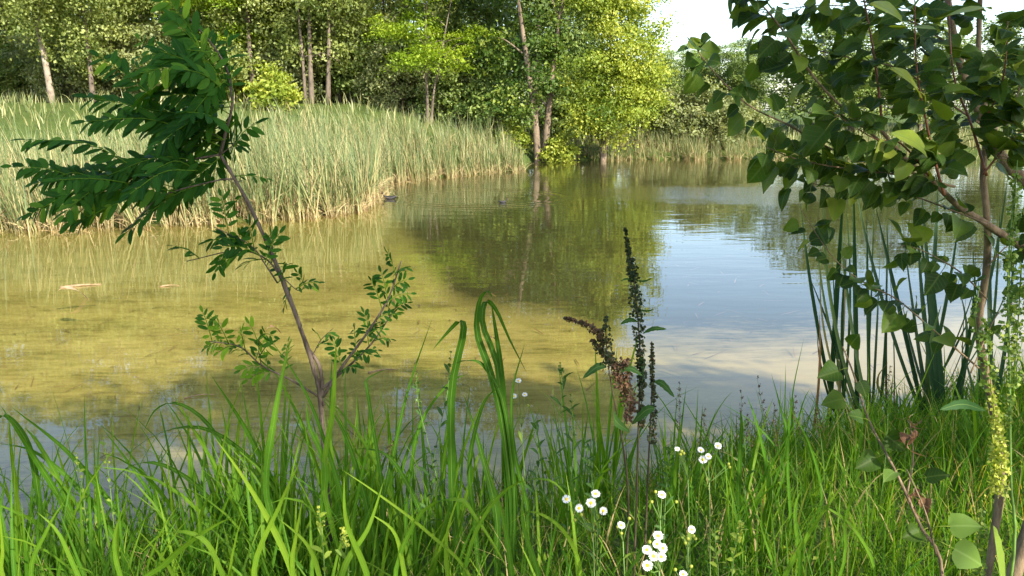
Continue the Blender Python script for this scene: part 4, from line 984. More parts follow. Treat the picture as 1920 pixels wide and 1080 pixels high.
small_leaves(branches[10][0], 0.0, 3, 0.05, 0.03, 0.2)
small_leaves(branches[11][0], 0.05, 4, 0.09, 0.036, 0.2)

# ------------------------------------------------------------------ young poplar on the right
def poplar_leaf(L, W, tint, bend, seed):
    """deltoid leaf, petiole from the origin along +X, blade hanging on; normal +Z"""
    r = np.random.default_rng(seed)
    mb = MB(); pl = L * r.uniform(0.45, 0.7)
    tube(mb, [(0, 0, 0), (pl * 0.5, 0, 0.006), (pl, 0, 0)], 0.0011, 0.0009, 4, 5, tint=0.93)
    us = np.array([0.0, 0.05, 0.14, 0.26, 0.40, 0.55, 0.70, 0.84, 0.93, 1.0]); ws = np.array([0.30, 0.68, 0.90, 1.0, 0.97, 0.84, 0.61, 0.33, 0.12, 0.0])
    V = []; lc = []; cols = (-1, -0.66, -0.33, 0, 0.33, 0.66, 1)
    wav = r.uniform(0, 6.28, 2); cup = r.uniform(-0.3, 1.6)
    for u, w in zip(us, ws):
        for k in cols:
            back = 0.10 * L * abs(k) * max(0, 0.2 - u) * 2.0
            x = pl + L * u - back
            y = k * W * 0.5 * w * (1 + 0.09 * math.sin(u * 36 + k * 2))
            z = (0.03 * abs(k) + k * k * (0.03 + 0.13 * cup)) * w * W - bend * L * u * u + 0.035 * L * math.sin(u * 5 + wav[0] + k * 2.0) * k * k + 0.05 * L * k * u * math.sin(wav[1])
            V.append((x, y, z)); lc.append((k * w, u, 0))
    q = []
    for i in range(len(us) - 1):
        for j in range(6):
            b = i * 7 + j; q.append((b, b + 1, b + 8, b + 7)[::-1])
    mb.add(V, q, None, tint, lc)
    return mb
pl_protos = [poplar_leaf(0.072, 0.070, 0.25, 0.15, 1), poplar_leaf(0.066, 0.062, 0.4, 0.3, 2), poplar_leaf(0.078, 0.070, 0.35, 0.05, 3), poplar_leaf(0.058, 0.058, 0.5, 0.2, 4), poplar_leaf(0.07, 0.066, 0.6, 0.4, 5), poplar_leaf(0.062, 0.056, 0.2, 0.25, 6), poplar_leaf(0.07, 0.064, 0.45, 0.6, 7), poplar_leaf(0.064, 0.066, 0.3, -0.15, 8), poplar_leaf(0.074, 0.06, 0.7, 0.35, 9), poplar_leaf(0.06, 0.062, 0.15, 0.5, 10), poplar_leaf(0.076, 0.072, 1.15, 0.2, 11)]
pl_mesh = [p.mesh('leaf', M['poplar']) for p in pl_protos]
PD = 1.85
pbx, pby = P(1872, 840, 2.1)[0], 2.1
pbz = ground_under(pbx, pby)
pop = plant('young_poplar', (pbx, pby, pbz), 'young poplar with triangular dark leaves and reddish twigs filling the upper right', 'sapling')
mb = MB()
tube(mb, [(pbx + 0.02, pby, pbz - 0.03), P(1878, 900, 2.1), P(1868, 800, 2.1), P(1845, 680, 2.05), P(1835, 610, 2.0), P(1850, 500, 1.95), P(1850, 400, 1.9), P(1843, 327, 1.9), P(1850, 230, 1.9), P(1835, 120, 1.9), P(1840, -60, 1.9)], 0.012, 0.005, 8, 40, rough=0.04)
tube(mb, [P(1960, 500, 1.95), P(1920, 467, 1.92), P(1850, 420, 1.9), P(1793, 383, 1.87), P(1750, 340, 1.85), P(1700, 300, 1.85), P(1640, 230, 1.85)], 0.0105, 0.004, 8, 26, rough=0.05)
tube(mb, [P(1990, 410, 2.0), P(1920, 337, 2.0), P(1887, 307, 2.0), P(1850, 240, 2.0), P(1800, 120, 2.0), P(1770, -40, 2.0)], 0.017, 0.007, 8, 26, rough=0.05)
tube(mb, [(P(1990, 410, 2.0)[0], 2.05, ground_under(1.4, 2.05) - 0.03), P(1985, 800, 2.02), P(1975, 560, 1.98), P(1990, 410, 2.0)], 0.022, 0.016, 8, 16)
part(mb, 'trunk', M['bark_pop'], pop)
pbr = [  # path, depth, slide, radius, leaves, red?
    ([(1760, 345), (1650, 300), (1560, 280), (1480, 235), (1400, 195), (1330, 125), (1300, 80)], 1.85, -0.2, .0042, 17, 0),
    ([(1790, 350), (1700, 330), (1600, 318), (1500, 300), (1435, 275)], 1.8, -0.1, .004, 16, 0),
    ([(1690, 300), (1600, 220), (1530, 150), (1470, 60), (1420, 0), (1380, -40)], 1.8, -0.1, .0045, 22, 0),
    ([(1655, 240), (1645, 150), (1635, 80), (1620, 0), (1610, -60)], 1.8, 0.0, .0042, 18, 1),
    ([(1770, 365), (1755, 310), (1735, 220), (1718, 120), (1715, -30)], 1.75, -0.1, .0042, 20, 1),
    ([(1850, 330), (1820, 230), (1790, 150), (1780, 40), (1785, -40)], 1.8, 0.05, .0042, 20, 1),
    ([(1835, 690), (1740, 610), (1680, 560), (1620, 530), (1560, 480), (1500, 390)], 2.0, -0.1, .0036, 14, 0),
    ([(1850, 560), (1800, 510), (1730, 470), (1690, 460)], 1.95, -0.1, .003, 8, 0),
    ([(1850, 420), (1800, 400), (1720, 370), (1650, 350), (1560, 350), (1460, 330)], 1.85, 0.1, .0034, 16, 0),
    ([(1870, 280), (1900, 200), (1930, 100), (1940, 0)], 1.95, 0.1, .004, 16, 0),
    ([(1850, 240), (1760, 180), (1690, 130), (1600, 110), (1500, 90), (1420, 100)], 1.95, 0.1, .0036, 20, 0),
    ([(1835, 130), (1760, 70), (1680, 30), (1560, 10), (1450, 20)], 1.9, 0.1, .0036, 20, 0),
    ([(1845, 230), (1880, 150), (1890, 40)], 1.8, -0.1, .0036, 14, 1),
    ([(1843, 327), (1890, 270), (1935, 230)], 1.8, -0.05, .0036, 10, 1),
    ([(1750, 340), (1690, 270), (1640, 260), (1560, 210)], 1.75, -0.1, .003, 12, 1),
    ([(1850, 500), (1890, 460), (1930, 440)], 1.9, 0.0, .003, 6, 0),
    ([(1820, 700), (1870, 590), (1920, 560)], 1.95, 0.1, .0026, 6, 0)]
leaf_spec = []
for path, d, dd, r, n, red in pbr:
    pts = PX(path, d, dd)
    mb = MB(); tube(mb, pts, r * 0.8, r * 0.25, 6, 22, rough=0.05)
    part(mb, 'branch', M['red_stem' if red else 'bark_pop'], pop)
    pr = resample(pts, 60)
    n = int(n * 3.1)
    for i in range(n):
        f = 0.12 + 0.88 * (i + rng.uniform(0.0, 0.8)) / n
        k = min(59, int(f * 59)); b = pr[k]
        t = pr[min(59, k + 1)] - pr[max(0, k - 1)]; t /= np.linalg.norm(t)
        side = np.array((-t[2], 0, t[0])) * (1 if i % 2 else -1)
        dr = t * 0.5 + side * rng.uniform(0.3, 0.9) + np.array((0, rng.normal(-0.15, 0.6), -0.45 + rng.normal(0, 0.25)))
        dr /= np.linalg.norm(dr)
        nr = np.array((rng.normal(0, 0.5), -0.45 + rng.normal(0, 0.45), 0.75 + rng.normal(0, 0.35)))
        nr = nr - dr * (nr @ dr); nr /= np.linalg.norm(nr)
        leaf_spec.append((b, dr, nr, rng.integers(0, 10), rng.choice([0.45, 0.56, 0.63, 0.72, 0.9], p=[.2, .3, .28, .15, .07]) * rng.uniform(0.92, 1.08)))
# a few large leaves at the top right, sunlight put into their bright tint
for b, t in (((1712, 60), (1650, -5)), ((1722, 52), (1800, 20)), ((1735, 195), (1690, 120)), ((1640, 60), (1700, 50)), ((1755, 300), (1660, 215))):
    bb = P(*b, 1.6); e = P(*t, 1.55); dr = (e - bb) / np.linalg.norm(e - bb)
    nr = np.array((0.3, -0.5, 0.75)); nr = nr - dr * (nr @ dr); nr /= np.linalg.norm(nr)
    leaf_spec.append((bb, dr, nr, 10, 1.1))
def frame(b, x, z, s):
    y = np.cross(z, x)
    m = np.eye(4); m[:3, 0] = x * s; m[:3, 1] = y * s; m[:3, 2] = z * s; m[:3, 3] = b
    return m
order = sorted(range(len(leaf_spec)), key=lambda i: -leaf_spec[i][4] / leaf_spec[i][0][1])
fol = MB()
for rank, i in enumerate(order):
    b, dr, nr, k, s = leaf_spec[i]
    m = frame(b, dr, nr, s)
    if rank < 100:
        o = bpy.data.objects.new('leaf', pl_mesh[k]); COL.objects.link(o); o.parent = pop
        mm = m.copy(); mm[:3, 3] -= np.array(pop.location)
        o.matrix_local = Matrix(mm.tolist())
    else: fol.merge(pl_protos[k], m, rng.normal(0, 0.2))
fo = part(fol, 'foliage', M['poplar'], pop); fo['kind'] = 'stuff'

# poplar sucker with dry leaves, right foreground
sk_d = 2.0
sk_b = P(1775, 1120, sk_d - 0.2)
sk = plant('poplar_sucker', (sk_b[0], sk_b[1], ground_under(sk_b[0], sk_b[1])), 'thin poplar sucker with withered brown leaves in the right foreground grass', 'sapling')
mb = MB()
sp_ = [np.array((sk_b[0] + 0.02, sk_b[1], sk.location[2] - 0.02)), P(1768, 1085, sk_d - .2), P(1725, 985, sk_d - .15), P(1680, 885, sk_d - .1), P(1630, 790, sk_d), P(1600, 700, sk_d), P(1580, 650, sk_d)]
tube(mb, sp_, 0.0055, 0.0018, 6, 26); tube(mb, [P(1700, 930, sk_d - .12), P(1712, 860, sk_d - .1), P(1706, 790, sk_d - .1)], 0.003, 0.0015, 5, 10)
tube(mb, [P(1755, 1040, sk_d - .2), P(1735, 960, sk_d - .2), P(1700, 880, sk_d - .2)], 0.003, 0.0015, 5, 10)
part(mb, 'stem', M['bark_pop'], sk)
def sleaf(px, py, tx, ty, d, k, s, root, mat=None, name='leaf'):
    b = P(px, py, d); e = P(tx, ty, d - 0.03); dr = (e - b) / np.linalg.norm(e - b)
    nr = np.array((rng.normal(0, .4), -0.6, 0.7)); nr = nr - dr * (nr @ dr); nr /= np.linalg.norm(nr)
    mb = MB(); mb.merge(pl_protos[k], frame(b, dr, nr, s)); return part(mb, name, mat or M['poplar'], root)
for px, py, tx, ty, s in ((1585, 660, 1600, 640, .8), (1590, 690, 1540, 705, .9), (1600, 745, 1535, 755, .95), (1605, 700, 1625, 740, .7), (1630, 790, 1580, 770, .8), (1640, 800, 1680, 830, .9), (1660, 850, 1600, 880, .9), (1740, 990, 1690, 1010, .8), (1715, 900, 1760, 890, .9), (1755, 1030, 1800, 1045, 1.0)):
    sleaf(px, py, tx, ty, sk_d - .05, rng.integers(0, 6), s * 0.95, sk)
for px, py, tx, ty, s in ((1745, 990, 1800, 985, .95), (1750, 1010, 1810, 1040, 1.1), (1690, 880, 1665, 890, .6)):
    sleaf(px, py, tx, ty, sk_d - .25, 4, s, sk, M['weed'])
def dry_leaf_cluster(cx, cy, d, n, root):
    for i in range(n):
        a = rng.uniform(0, 6.28)
        b = P(cx + rng.normal(0, 8), cy + rng.normal(0, 12), d + rng.normal(0, .02)); dr = unit(np.array([[rng.normal(0, .6), rng.normal(0, .5), -0.7]]))[0]
        nr = unit(rng.normal(size=(1, 3)))[0]; nr = nr - dr * (nr @ dr); nr /= np.linalg.norm(nr)
        pr = poplar_leaf(0.05, 0.045, rng.uniform(0, .45), rng.uniform(1.2, 2.2), int(rng.integers(1e6)))
        mb = MB(); mb.merge(pr, frame(b, dr, nr, rng.uniform(.3, .5))); o = part(mb, 'dry_leaf', M['dry'], root)
dry_leaf_cluster(1705, 795, sk_d - .1, 11, sk); dry_leaf_cluster(1722, 925, sk_d - .15, 7, sk)

# ------------------------------------------------------------------ docks
def whorls(mb, pts, r_start, r_end, n, size, tint, dens=9):
    """tight whorls of small round seeds around a stem"""
    p = resample(pts, n)
    for i in range(n):
        f = i / max(1, n - 1); r = (r_start + (r_end - r_start) * f) * rng.uniform(0.7, 1.7)
        k = max(3, int(dens * 2.0 * (0.5 + r / max(r_start, r_end) * 0.5)))
        a = rng.uniform(0, 6.28, k)
        if rng.random() < 0.12: continue
        c = p[i] + np.stack([np.cos(a) * r * rng.uniform(.4, 1, k), np.sin(a) * r * rng.uniform(.4, 1, k), rng.normal(0, r * 0.35, k)], -1)
        m = len(c)
        leafquads(mb, c, size * rng.uniform(0.7, 1.3, m), unit(rng.normal(size=(m, 3)) + np.array((0, -0.4, 0.3))), np.clip(tint + rng.normal(0, 0.18, m), 0, 1), 0.85)
def dock(label, d, stem, spikes, leaves_, smat, seedmat, dd=0.0, tint=0.4, size=0.0105, dens=9, rk=1.0):
    pts = PX(stem, d, dd)
    gz = ground_under(pts[0][0], d)
    root = plant('dock_plant', (pts[0][0], d, gz), label, 'plant')
    mb = MB()
    head = [np.array((pts[0][0], d, gz - 0.02))] if pts[0][2] > gz + 0.02 else []
    tube(mb, head + pts, 0.0042, 0.0012, 6, 24); 
    part(mb, 'stem', smat, root)
    for path, r0, r1, n, tn in spikes:
        ps = PX(path, d, dd); mb = MB()
        tube(mb, ps, 0.0018, 0.0008, 4, 12, tint=tn)
        whorls(mb, ps, r0 * rk, r1 * rk, n, size, tn, dens); part(mb, 'seed_cluster', seedmat, root, False)
    for path, w, tn in leaves_:
        mb = MB(); ps = PX(path, d, dd - 0.02); n = 16; s = np.linspace(0, 1, n)
        blade(mb, ps, w, n, np.array((0.2, 0.5, 1.0)), 0.2, tn, prof=np.sin(np.pi * np.clip(s, 0.02, 1)) ** 0.7 * (1 + 0.1 * np.sin(s * 30)))
        part(mb, 'leaf', M['weed'], root)
    return root
DK = 2.35
dock('tall dark dock with one straight seed spike rising highest in the middle', DK, [(1192, 980), (1197, 800), (1200, 660), (1190, 540), (1172, 428)],
     [([(1172, 428), (1180, 480), (1188, 520)], 0.004, 0.013, 22, .25), ([(1188, 520), (1193, 570)], 0.015, 0.022, 12, .2), ([(1194, 575), (1200, 660), (1204, 720)], 0.017, 0.009, 30, .25), ([(1203, 720), (1202, 800)], 0.009, 0.01, 18, .5)],
     [([(1205, 625), (1225, 616), (1250, 617)], 0.014, .1), ([(1195, 603), (1180, 600), (1163, 608)], 0.014, .05), ([(1200, 665), (1207, 690), (1203, 725)], 0.022, .1), ([(1190, 525), (1207, 527), (1222, 522)], 0.006, .1), ([(1195, 580), (1212, 583), (1226, 580)], 0.006, .1), ([(1188, 525), (1175, 523), (1163, 527)], 0.006, .1)], M['dark_stem'], M['seed_dark'])
dock('dark dock left of the tallest spike, its brown tip bending far left', DK - 0.05, [(1178, 960), (1172, 860), (1155, 770), (1140, 680), (1135, 600)],
     [([(1137, 595), (1136, 640), (1142, 690)], 0.008, 0.024, 20, .2), ([(1062, 597), (1090, 605), (1115, 618), (1132, 640)], 0.006, 0.013, 20, .85), ([(1112, 640), (1135, 665), (1160, 690)], 0.01, 0.016, 16, .7), ([(1150, 690), (1170, 730), (1180, 790)], 0.02, 0.012, 26, .95), ([(1172, 675), (1178, 720), (1186, 770)], 0.014, 0.012, 20, .9)],
     [([(1137, 688), (1120, 688), (1092, 710)], 0.022, .1), ([(1150, 700), (1180, 690), (1205, 705)], 0.018, .1), ([(1185, 795), (1210, 770), (1228, 765)], 0.03, .15), ([(1180, 810), (1155, 790), (1150, 770)], 0.028, .2)], M['dark_stem'], M['seed_dark'])
dock('short thin dock with a narrow seed spike right of the tallest one', DK + 0.05, [(1212, 960), (1218, 820), (1222, 730), (1222, 640)],
     [([(1222, 645), (1223, 700), (1226, 760), (1222, 830)], 0.004, 0.012, 30, .45)],
     [([(1226, 715), (1243, 720), (1265, 745)], 0.022, .1)], M['dark_stem'], M['seed_dark'])
dock('fresh dock with long strands of yellow-green seeds at the right edge', 1.75, [(1900, 1050), (1895, 900), (1893, 700), (1890, 520), (1900, 380), (1908, 300)],
     [([(1905, 330), (1900, 420), (1893, 520), (1890, 640)], 0.010, 0.018, 34, .45), ([(1890, 640), (1893, 740), (1890, 800)], 0.014, 0.008, 14, .5), ([(1845, 600), (1852, 650), (1858, 720)], 0.008, 0.016, 18, .4), ([(1858, 720), (1868, 800), (1875, 860), (1870, 915)], 0.014, 0.022, 34, .85), ([(1865, 780), (1872, 850), (1870, 930)], 0.012, 0.024, 24, .95), ([(1835, 540), (1828, 600), (1845, 680)], 0.005, 0.012, 12, .2), ([(1915, 500), (1908, 620), (1900, 720)], 0.012, 0.014, 24, .4), ([(1840, 960), (1838, 1040), (1836, 1090)], 0.01, 0.016, 16, .5)],  # lower strands tinted yellower for the sunlight on them
     [([(1848, 770), (1805, 758), (1762, 768)], 0.022, .0), ([(1885, 1120), (1872, 1050), (1862, 985)], 0.062, .75)], M['green_stem'], M['seed_green'], size=0.010, dens=6, rk=0.85)

# ------------------------------------------------------------------ fleabane daisies
def flower_head(root, c, dia, facing, n=30):
    z = facing / np.linalg.norm(facing); x = np.cross(z, (0.3, 0.2, 0.9)); x /= np.linalg.norm(x); y = np.cross(z, x)
    mb = MB(); Rr = dia / 2
    for i in range(n):
        a = 6.283 * i / n + rng.normal(0, 0.05); dr = x * math.cos(a) + y * math.sin(a); s = -x * math.sin(a) + y * math.cos(a)
        L = Rr * rng.uniform(0.88, 1.05); w = Rr * 0.13
        up = rng.uniform(0.02, 0.18)
        V = [c + dr * Rr * 0.3 - s * w * 0.5, c + dr * Rr * 0.3 + s * w * 0.5, c + dr * L * 0.9 + s * w * 0.6 + z * up * L, c + dr * L + z * up * L, c + dr * L * 0.9 - s * w * 0.6 + z * up * L]
        mb.add(V, [(0, 1, 2, 4)], [(2, 3, 4)], rng.uniform(0.3, 1))
    o = part(mb, 'flower_head', M['petal'], root, False)
    mb = MB(); rows = 5; cols = 10; V = []; q = []; t = []
    for i in range(rows):
        th = 1.4 * i / (rows - 1)
        for j in range(cols):
            a = 6.283 * j / cols; V.append(c + (x * math.cos(a) + y * math.sin(a)) * Rr * 0.36 * math.cos(th) + z * (Rr * 0.22 * math.sin(th) + Rr * 0.03))
    for i in range(rows - 1):
        for j in range(cols): k = (j + 1) % cols; q.append((i * cols + j, i * cols + k, (i + 1) * cols + k, (i + 1) * cols + j))
    V.append(c + z * Rr * 0.26); t = [((rows - 1) * cols + j, (rows - 1) * cols + (j + 1) % cols, len(V) - 1) for j in range(cols)]
    mb.add(V, q, t)
    dsk = mb.build('disc', M['disc'], o)
    return o
def bud(root, c, r):
    mb = MB(); V = []; q = []
    for i in range(5):
        th = -1.4 + 2.8 * i / 4
        for j in range(7): a = 6.283 * j / 7; V.append(c + np.array((math.cos(a) * math.cos(th), math.sin(a) * math.cos(th), math.sin(th))) * r)
    for i in range(4):
        for j in range(7): k = (j + 1) % 7; q.append((i * 7 + j, i * 7 + k, (i + 1) * 7 + k, (i + 1) * 7 + j))
    mb.add(V, q, None, 0.9); return part(mb, 'bud', M['seed_green'], root)
def fleabane(label, d, foot, fork, heads, buds=(), dia=0.026, leaves_=4):
    b = P(*foot, d); gz = ground_under(b[0], d)
    root = plant('fleabane', (b[0], d, gz), label, 'flower', 'fleabane daisies on the near bank')
    fk = P(*fork, d); ft = np.array((b[0], d, gz - 0.02)); mb = MB()
    tube(mb, [ft, (ft * .5 + fk * .5) + np.array((0.01, 0, 0)), fk], 0.0022, 0.0015, 5, 12)
    for (px, py, fx, fz) in heads:
        c = P(px, py, d + rng.normal(0, 0.03)); tube(mb, [fk, fk * .4 + c * .6 + np.array((0, 0, -0.012)), c], 0.0013, 0.0008, 4, 8)
    for (px, py) in buds:
        c = P(px, py, d); tube(mb, [fk, fk * .4 + c * .6, c], 0.001, 0.0007, 4, 6)
    part(mb, 'stem', M['green_stem'], root)
    for (px, py, fx, fz) in heads:
        c = P(px, py, d + 0.0); flower_head(root, c, dia * rng.uniform(.74, 1.0), np.array((fx, -1.0, fz)))
    for (px, py) in buds: bud(root, P(px, py, d), 0.0045)
    for i in range(leaves_):
        f = rng.uniform(0.3, 1.0); c = ft * (1 - f) + fk * f; a = rng.uniform(0, 6.28); L = rng.uniform(0.03, 0.06)
        e = c + np.array((math.cos(a) * L, math.sin(a) * L, L * 0.7)); mb = MB(); s = np.linspace(0, 1, 8)
        blade(mb, [c, (c + e) / 2 + np.array((0, 0, .008)), e], 0.011, 8, None, 0.2, 0.75, prof=np.sin(np.pi * np.clip(s, .05, .98)) ** .6); part(mb, 'leaf', M['weed'], root)
fleabane('fleabane with five open white daisies in a loose bunch, left of the group', 1.72, (1116, 1100), (1112, 1000), [(1062, 936, -.2, .9), (1086, 953, -.3, .7), (1108, 943, 0, .9), (1117, 926, 0, 1.6), (1131, 958, .1, .5)], [(1078, 975), (1090, 965)])
fleabane('fleabane with one half closed daisy right of the five headed one', 1.74, (1180, 1110), (1168, 1015), [(1165, 985, .3, 1.4)], [(1180, 972), (1158, 988), (1165, 1000)])
fleabane('fleabane crowded with seven daisies at the bottom edge of the picture', 1.62, (1242, 1110), (1236, 1070), [(1234, 1005, 0, 1.6), (1232, 1020, -.1, 1.2), (1243, 1028, .2, .8), (1213, 1031, -.2, 1.3), (1226, 1043, -.2, .8), (1240, 1044, .1, .8), (1214, 1060, -.1, .5)], [(1218, 1016)])
fleabane('fleabane with a single side-on daisy and buds above the crowded one', 1.78, (1236, 1080), (1238, 975), [(1241, 928, .2, 1.8)], [(1229, 922), (1268, 941), (1222, 941)])
fleabane('fleabane with four daisies standing highest, right of the docks', 1.95, (1335, 1060), (1330, 905), [(1314, 844, 0, 1.6), (1318, 862, -.2, .9), (1328, 856, .3, 1.3), (1346, 836, .2, 1.0)], [(1366, 870), (1368, 876)])
fleabane('fleabane with a white bud and green buds left of the highest daisies', 1.95, (1300, 1060), (1290, 900), [(1270, 842, -.2, 1.8)], [(1278, 846), (1282, 850), (1276, 852)], dia=0.018)
fleabane('fleabane with one small round daisy over a knot of buds, right of the crowded one', 1.7, (1290, 1100), (1290, 1025), [(1297, 993, 0, .8)], [(1300, 1005), (1290, 1010), (1304, 1010), (1285, 1018)], dia=0.02)
fleabane('fleabane cut by the bottom edge with one daisy', 1.6, (1284, 1150), (1282, 1100), [(1281, 1077, .1, 1.4)], [(1266, 1068), (1296, 1062)])
fleabane('fleabane with three tiny white flowers against the water right of the drooping reed grass', 2.6, (985, 980), (978, 800), [(972, 714, 0, 1.8), (964, 743, -.1, 1.8), (984, 740, 0, 1.8)], [(990, 760)], dia=0.024)

# ------------------------------------------------------------------ small leafy weeds
def weed(label, d, stem, n, llen, lw, tint, tip=None, group=None, mat='green_stem'):
    pts = PX(stem, d, 0.0); gz = ground_under(pts[0][0], d)
    root = plant('leafy_weed', (pts[0][0], d, gz), label, 'plant', group)
    ft = [np.array((pts[0][0], d, gz - 0.02))] if pts[0][2] > gz + 0.03 else []
    mb = MB(); p = tube(mb, ft + pts, 0.0022, 0.0009, 5, 24); part(mb, 'stem', M[mat], root)
    mb = MB()
    for i in range(n):
        k = int(5 + (len(p) - 6) * i / n); c = p[k]; a = i * 2.4 + rng.normal(0, .3); L = llen * rng.uniform(.6, 1.2) * (1 - .4 * i / n)
        e = c + np.array((math.cos(a) * L * .8, math.sin(a) * L * .6, L * rng.uniform(.2, .8)))
        s = np.linspace(0, 1, 7); blade(mb, [c, (c + e) / 2 + np.array((0, 0, L * .12)), e], lw, 7, None, .2, np.clip(tint + rng.normal(0, .1), 0, 1), prof=np.sin(np.pi * np.clip(s, .05, .97)) ** .7)
    o = part(mb, 'leaves', M['weed'], root)
    if tip:
        mb = MB(); whorls(mb, [p[-6], p[-3], p[-1]], 0.008, 0.004, 5, 0.007, tip, 6); part(mb, 'bud_cluster', M['seed_green'], root, False)
    return root
weed('dark thin weed with forked tip left of the docks', 2.6, [(1035, 960), (1045, 820), (1055, 730), (1050, 680)], 16, 0.07, 0.01, .2, .2)
weed('dark thin weed standing beside the fork tipped one', 2.6, [(1065, 960), (1075, 840), (1070, 740)], 14, 0.07, 0.01, .2, .3)
weed('dark narrow leaved weed right of the drooping reed grass', 2.6, [(1000, 960), (1010, 860), (1000, 770)], 14, 0.08, 0.012, .15)
weed('dark weed with a leafy top left of the drooping reed grass', 2.5, [(800, 960), (815, 850), (838, 740), (845, 660)], 16, 0.06, 0.012, .25, .3)
weed('slender weed leaning left beside the narrow high grass blade', 2.5, [(830, 960), (810, 860), (785, 760), (780, 700)], 14, 0.05, 0.01, .25, .3)
weed('bright yellow-green budding weed right of the daisies at the bottom', 1.65, [(1370, 1110), (1378, 1030), (1392, 975)], 12, 0.04, 0.012, .95, .95)
weed('upright yellow-green weed between daisies and the budding weed', 1.65, [(1345, 1110), (1342, 1040), (1340, 985)], 14, 0.03, 0.008, .8)
weed('pale budding weed in the sunlit grass left of centre', 1.8, [(610, 1100), (605, 1020), (597, 950)], 9, 0.045, 0.012, .85, .95)
weed('small budding weed right of the pale one in sunlit grass', 1.8, [(655, 1100), (650, 1040), (642, 990)], 9, 0.045, 0.012, .8, .9)
weed('small light green weed against the water at the lower left', 2.6, [(165, 1010), (155, 920), (142, 850)], 10, 0.035, 0.010, .7, .7)
weed('light green weed with whorled tip beside the arching blades at left', 2.6, [(215, 1000), (205, 900), (192, 810)], 10, 0.035, 0.010, .7, .7)
weed('dark leafy weed in the right grass left of the poplar sucker', 2.8, [(1395, 980), (1398, 860), (1392, 780)], 18, 0.06, 0.010, .15)
weed('dense dark weed at the feet of the docks', 2.35, [(1245, 1000), (1250, 900), (1260, 830)], 22, 0.05, 0.010, .25, .4)
weed('dense dark weed left of the dock feet', 2.4, [(1120, 1000), (1110, 900), (1095, 820)], 22, 0.06, 0.011, .2)
# grass panicles against the water
def panicle(d, stem, label, tint=.85):
    pts = PX(stem, d); gz = ground_under(pts[0][0], d)
    root = plant('flowering_grass', (pts[0][0], d, gz), label, 'grass', 'flowering grasses at the water edge')
    ft = [np.array((pts[0][0], d, gz - 0.02))] if pts[0][2] > gz + 0.03 else []
    mb = MB(); p = tube(mb, ft + pts, 0.0013, 0.0006, 4, 24); part(mb, 'stem', M['green_stem'], root)
    mb = MB()
    for i in range(26):
        k = int(len(p) * (.68 + .31 * i / 26)); c = p[min(k, len(p) - 1)]; a = rng.uniform(0, 6.28); L = 0.045 * (1 - i / 30) * rng.uniform(.4, 1)
        e = c + np.array((math.cos(a) * L * .7, math.sin(a) * L * .7, L)); tube(mb, [c, (c + e) / 2, e], .0004, .0003, 3, 3, tint=tint)
        for f in (.5, .75, 1.0):
            cc = c * (1 - f) + e * f; leafquads(mb, cc[None] + rng.normal(0, .002, (1, 3)), np.array([.009]), unit(rng.normal(size=(1, 3))), np.array([tint]), .45)
    part(mb, 'seed_head', M['seed_dark'], root, False)
for i, (d, st) in enumerate(((2.9, [(1385, 960), (1390, 840), (1390, 735)]), (2.9, [(1450, 960), (1440, 830), (1420, 710)]), (2.8, [(1495, 940), (1492, 830), (1490, 745)]), (2.9, [(1465, 950), (1462, 850), (1452, 760)]),
        (2.8, [(1545, 920), (1540, 830), (1530, 770)]), (2.7, [(1272, 930), (1275, 820), (1274, 720)]), (2.8, [(1310, 930), (1318, 850), (1320, 770)]), (2.9, [(1660, 860), (1665, 760), (1668, 690)]), (2.6, [(700, 980), (725, 880), (735, 830)]), (2.9, [(1420, 950), (1408, 850), (1400, 780)]))):
    panicle(d, st, 'thin flowering grass with a dark feathery seed head against the water')

# ------------------------------------------------------------------ water birds and flotsam
def moorhen(loc, rz, s, label):
    root = empty('moorhen', loc, label, 'bird', None, rz); root.scale = (s, s, s)
    sec = [(-0.19, .075, .004, .004), (-0.16, .06, .02, .02), (-0.11, .035, .05, .042), (-0.03, .02, .07, .055), (0.05, .02, .066, .055), (0.10, .035, .045, .05), (0.125, .075, .026, .035), (0.14, .11, .022, .028), (0.158, .14, .024, .026), (0.185, .145, .016, .018), (0.198, .14, .006, .007)]
    mb = MB(); V = []; q = []; m = 10
    for x, z, ry, rz2 in sec:
        for j in range(m): a = 6.283 * j / m; V.append((x, math.cos(a) * ry, z + math.sin(a) * rz2))
    for i in range(len(sec) - 1):
        for j in range(m): k = (j + 1) % m; q.append((i * m + j, i * m + k, (i + 1) * m + k, (i + 1) * m + j))
    mb.add(V, q); mb.build('body', M['feather'], root)
    mb = MB(); tube(mb, [(0.193, 0, .147), (0.21, 0, .138), (0.228, 0, .132)], .009, .002, 6, 5); mb.build('beak', M['beak'], root)
w = PW(730, 373); moorhen((w[0], w[1], WATER_Z), R(185), 1.0, 'dark water bird swimming at the corner of the left reed bed')
w = PW(943, 380); moorhen((w[0], w[1], WATER_Z), R(10), 0.6, 'tiny dark water bird with red beak on the open water beyond the ripples')
def stick(a, b, r, label, name='floating_stick'):
    p, q_ = PW(*a), PW(*b); mb = MB(); mid = (p + q_) / 2 + np.array((0, .02, .012)); tube(mb, [p + np.array((0, 0, .004)), mid, q_ + np.array((0, 0, .006))], r, r * .4, 6, 10, rough=.15)
    tag(mb.build(name, M['twig']), label, 'stick')
stick((112, 540), (190, 534), .02, 'long pale stick floating in the shallows at the left')
stick((300, 538), (336, 536), .01, 'short pale stick floating right of the long one')
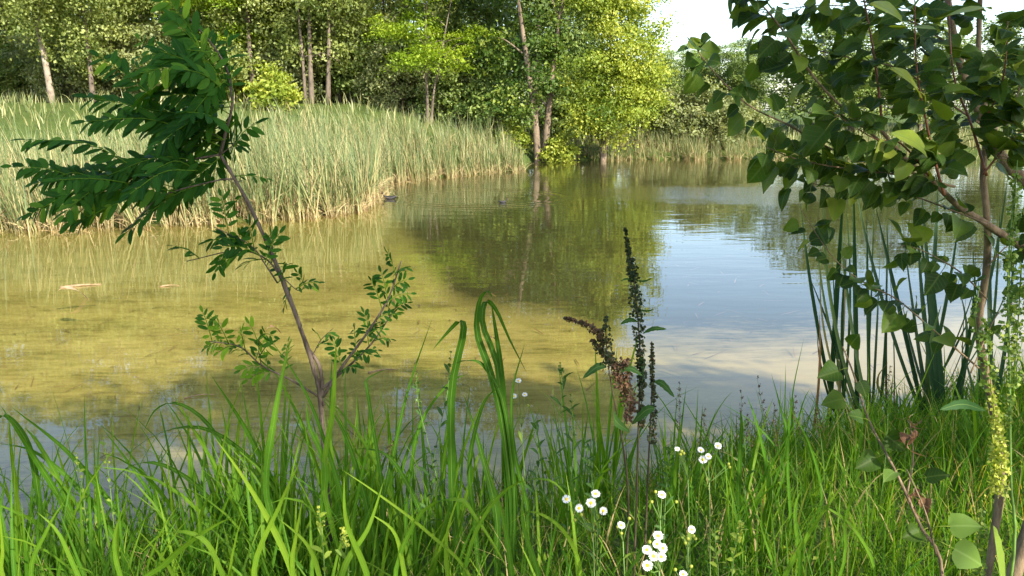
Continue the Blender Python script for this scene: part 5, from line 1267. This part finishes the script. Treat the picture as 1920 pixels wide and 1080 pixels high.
stick((345, 748), (402, 741), .006, 'thin straw floating in the sunlit shallows left of the sapling')
stick((690, 700), (745, 694), .008, 'thin brown stick floating right of the sapling foot')
def float_leaf(px, py, s, label, tint):
    p = PW(px, py); pr = poplar_leaf(0.07, 0.06, tint, 1.2, int(px)); mb = MB()
    mb.merge(pr, frame(np.array((p[0], p[1], WATER_Z + 0.05 * s)), unit(np.array([[0.6, .5, .15]]))[0], unit(np.array([[-.1, -.15, 1.0]]))[0], s)); tag(mb.build('dead_leaf', M['dry']), label, 'leaf')
float_leaf(112, 566, 2.6, 'curled dead leaf standing out of the water near the long pale stick', .9)
float_leaf(915, 645, 1.0, 'small dark dead leaf floating behind the drooping reed grass', .0)
float_leaf(500, 628, 1.2, 'reddish dead leaf floating left of the sapling stem', .4)

# specks of pollen and petals on the surface, and bits of stalk lying on the bottom
mb = MB(); n = 420
xs = rng.uniform(-8, 5, n); ys = 4.2 + 9 * rng.random(n) ** 1.4
ok = sdist(xs, ys) < -0.15; xs, ys = xs[ok], ys[ok]; n = len(xs)
leafquads(mb, np.stack([xs, ys, np.full(n, WATER_Z + 0.004)], -1), rng.uniform(0.005, 0.012, n), unit(rng.normal(size=(n, 3)) * 0.08 + np.array((0, 0, 1.0))), rng.choice([0.0, 0.2, 0.5, 0.9], n), 0.7)
tag(mb.build('floating_specks', M['dry'], None, False), 'scattered pale and brown specks floating on the pond', 'litter', kind='stuff')
mb = MB(); n = 700
xs = rng.uniform(-9, 4, n); ys = 4.0 + 10 * rng.random(n) ** 1.3
ok = sdist(xs, ys) < -0.3; xs, ys = xs[ok], ys[ok]; n = len(xs)
zz = ground_z(xs, ys) + 0.012
blades(mb, np.stack([xs, ys, zz], -1), rng.uniform(0.05, 0.35, n), rng.uniform(0.006, 0.016, n), rng.normal(0.3, 1.2, n), np.full(n, 1.5), np.zeros(n), 3, rng.choice([0.0, 0.1, 0.2, 0.35], n), roll=np.zeros(n))
tag(mb.build('sunken_litter', M['dry']), 'dark bits of stalk and leaf lying on the shallow pond bottom', 'litter', kind='stuff')
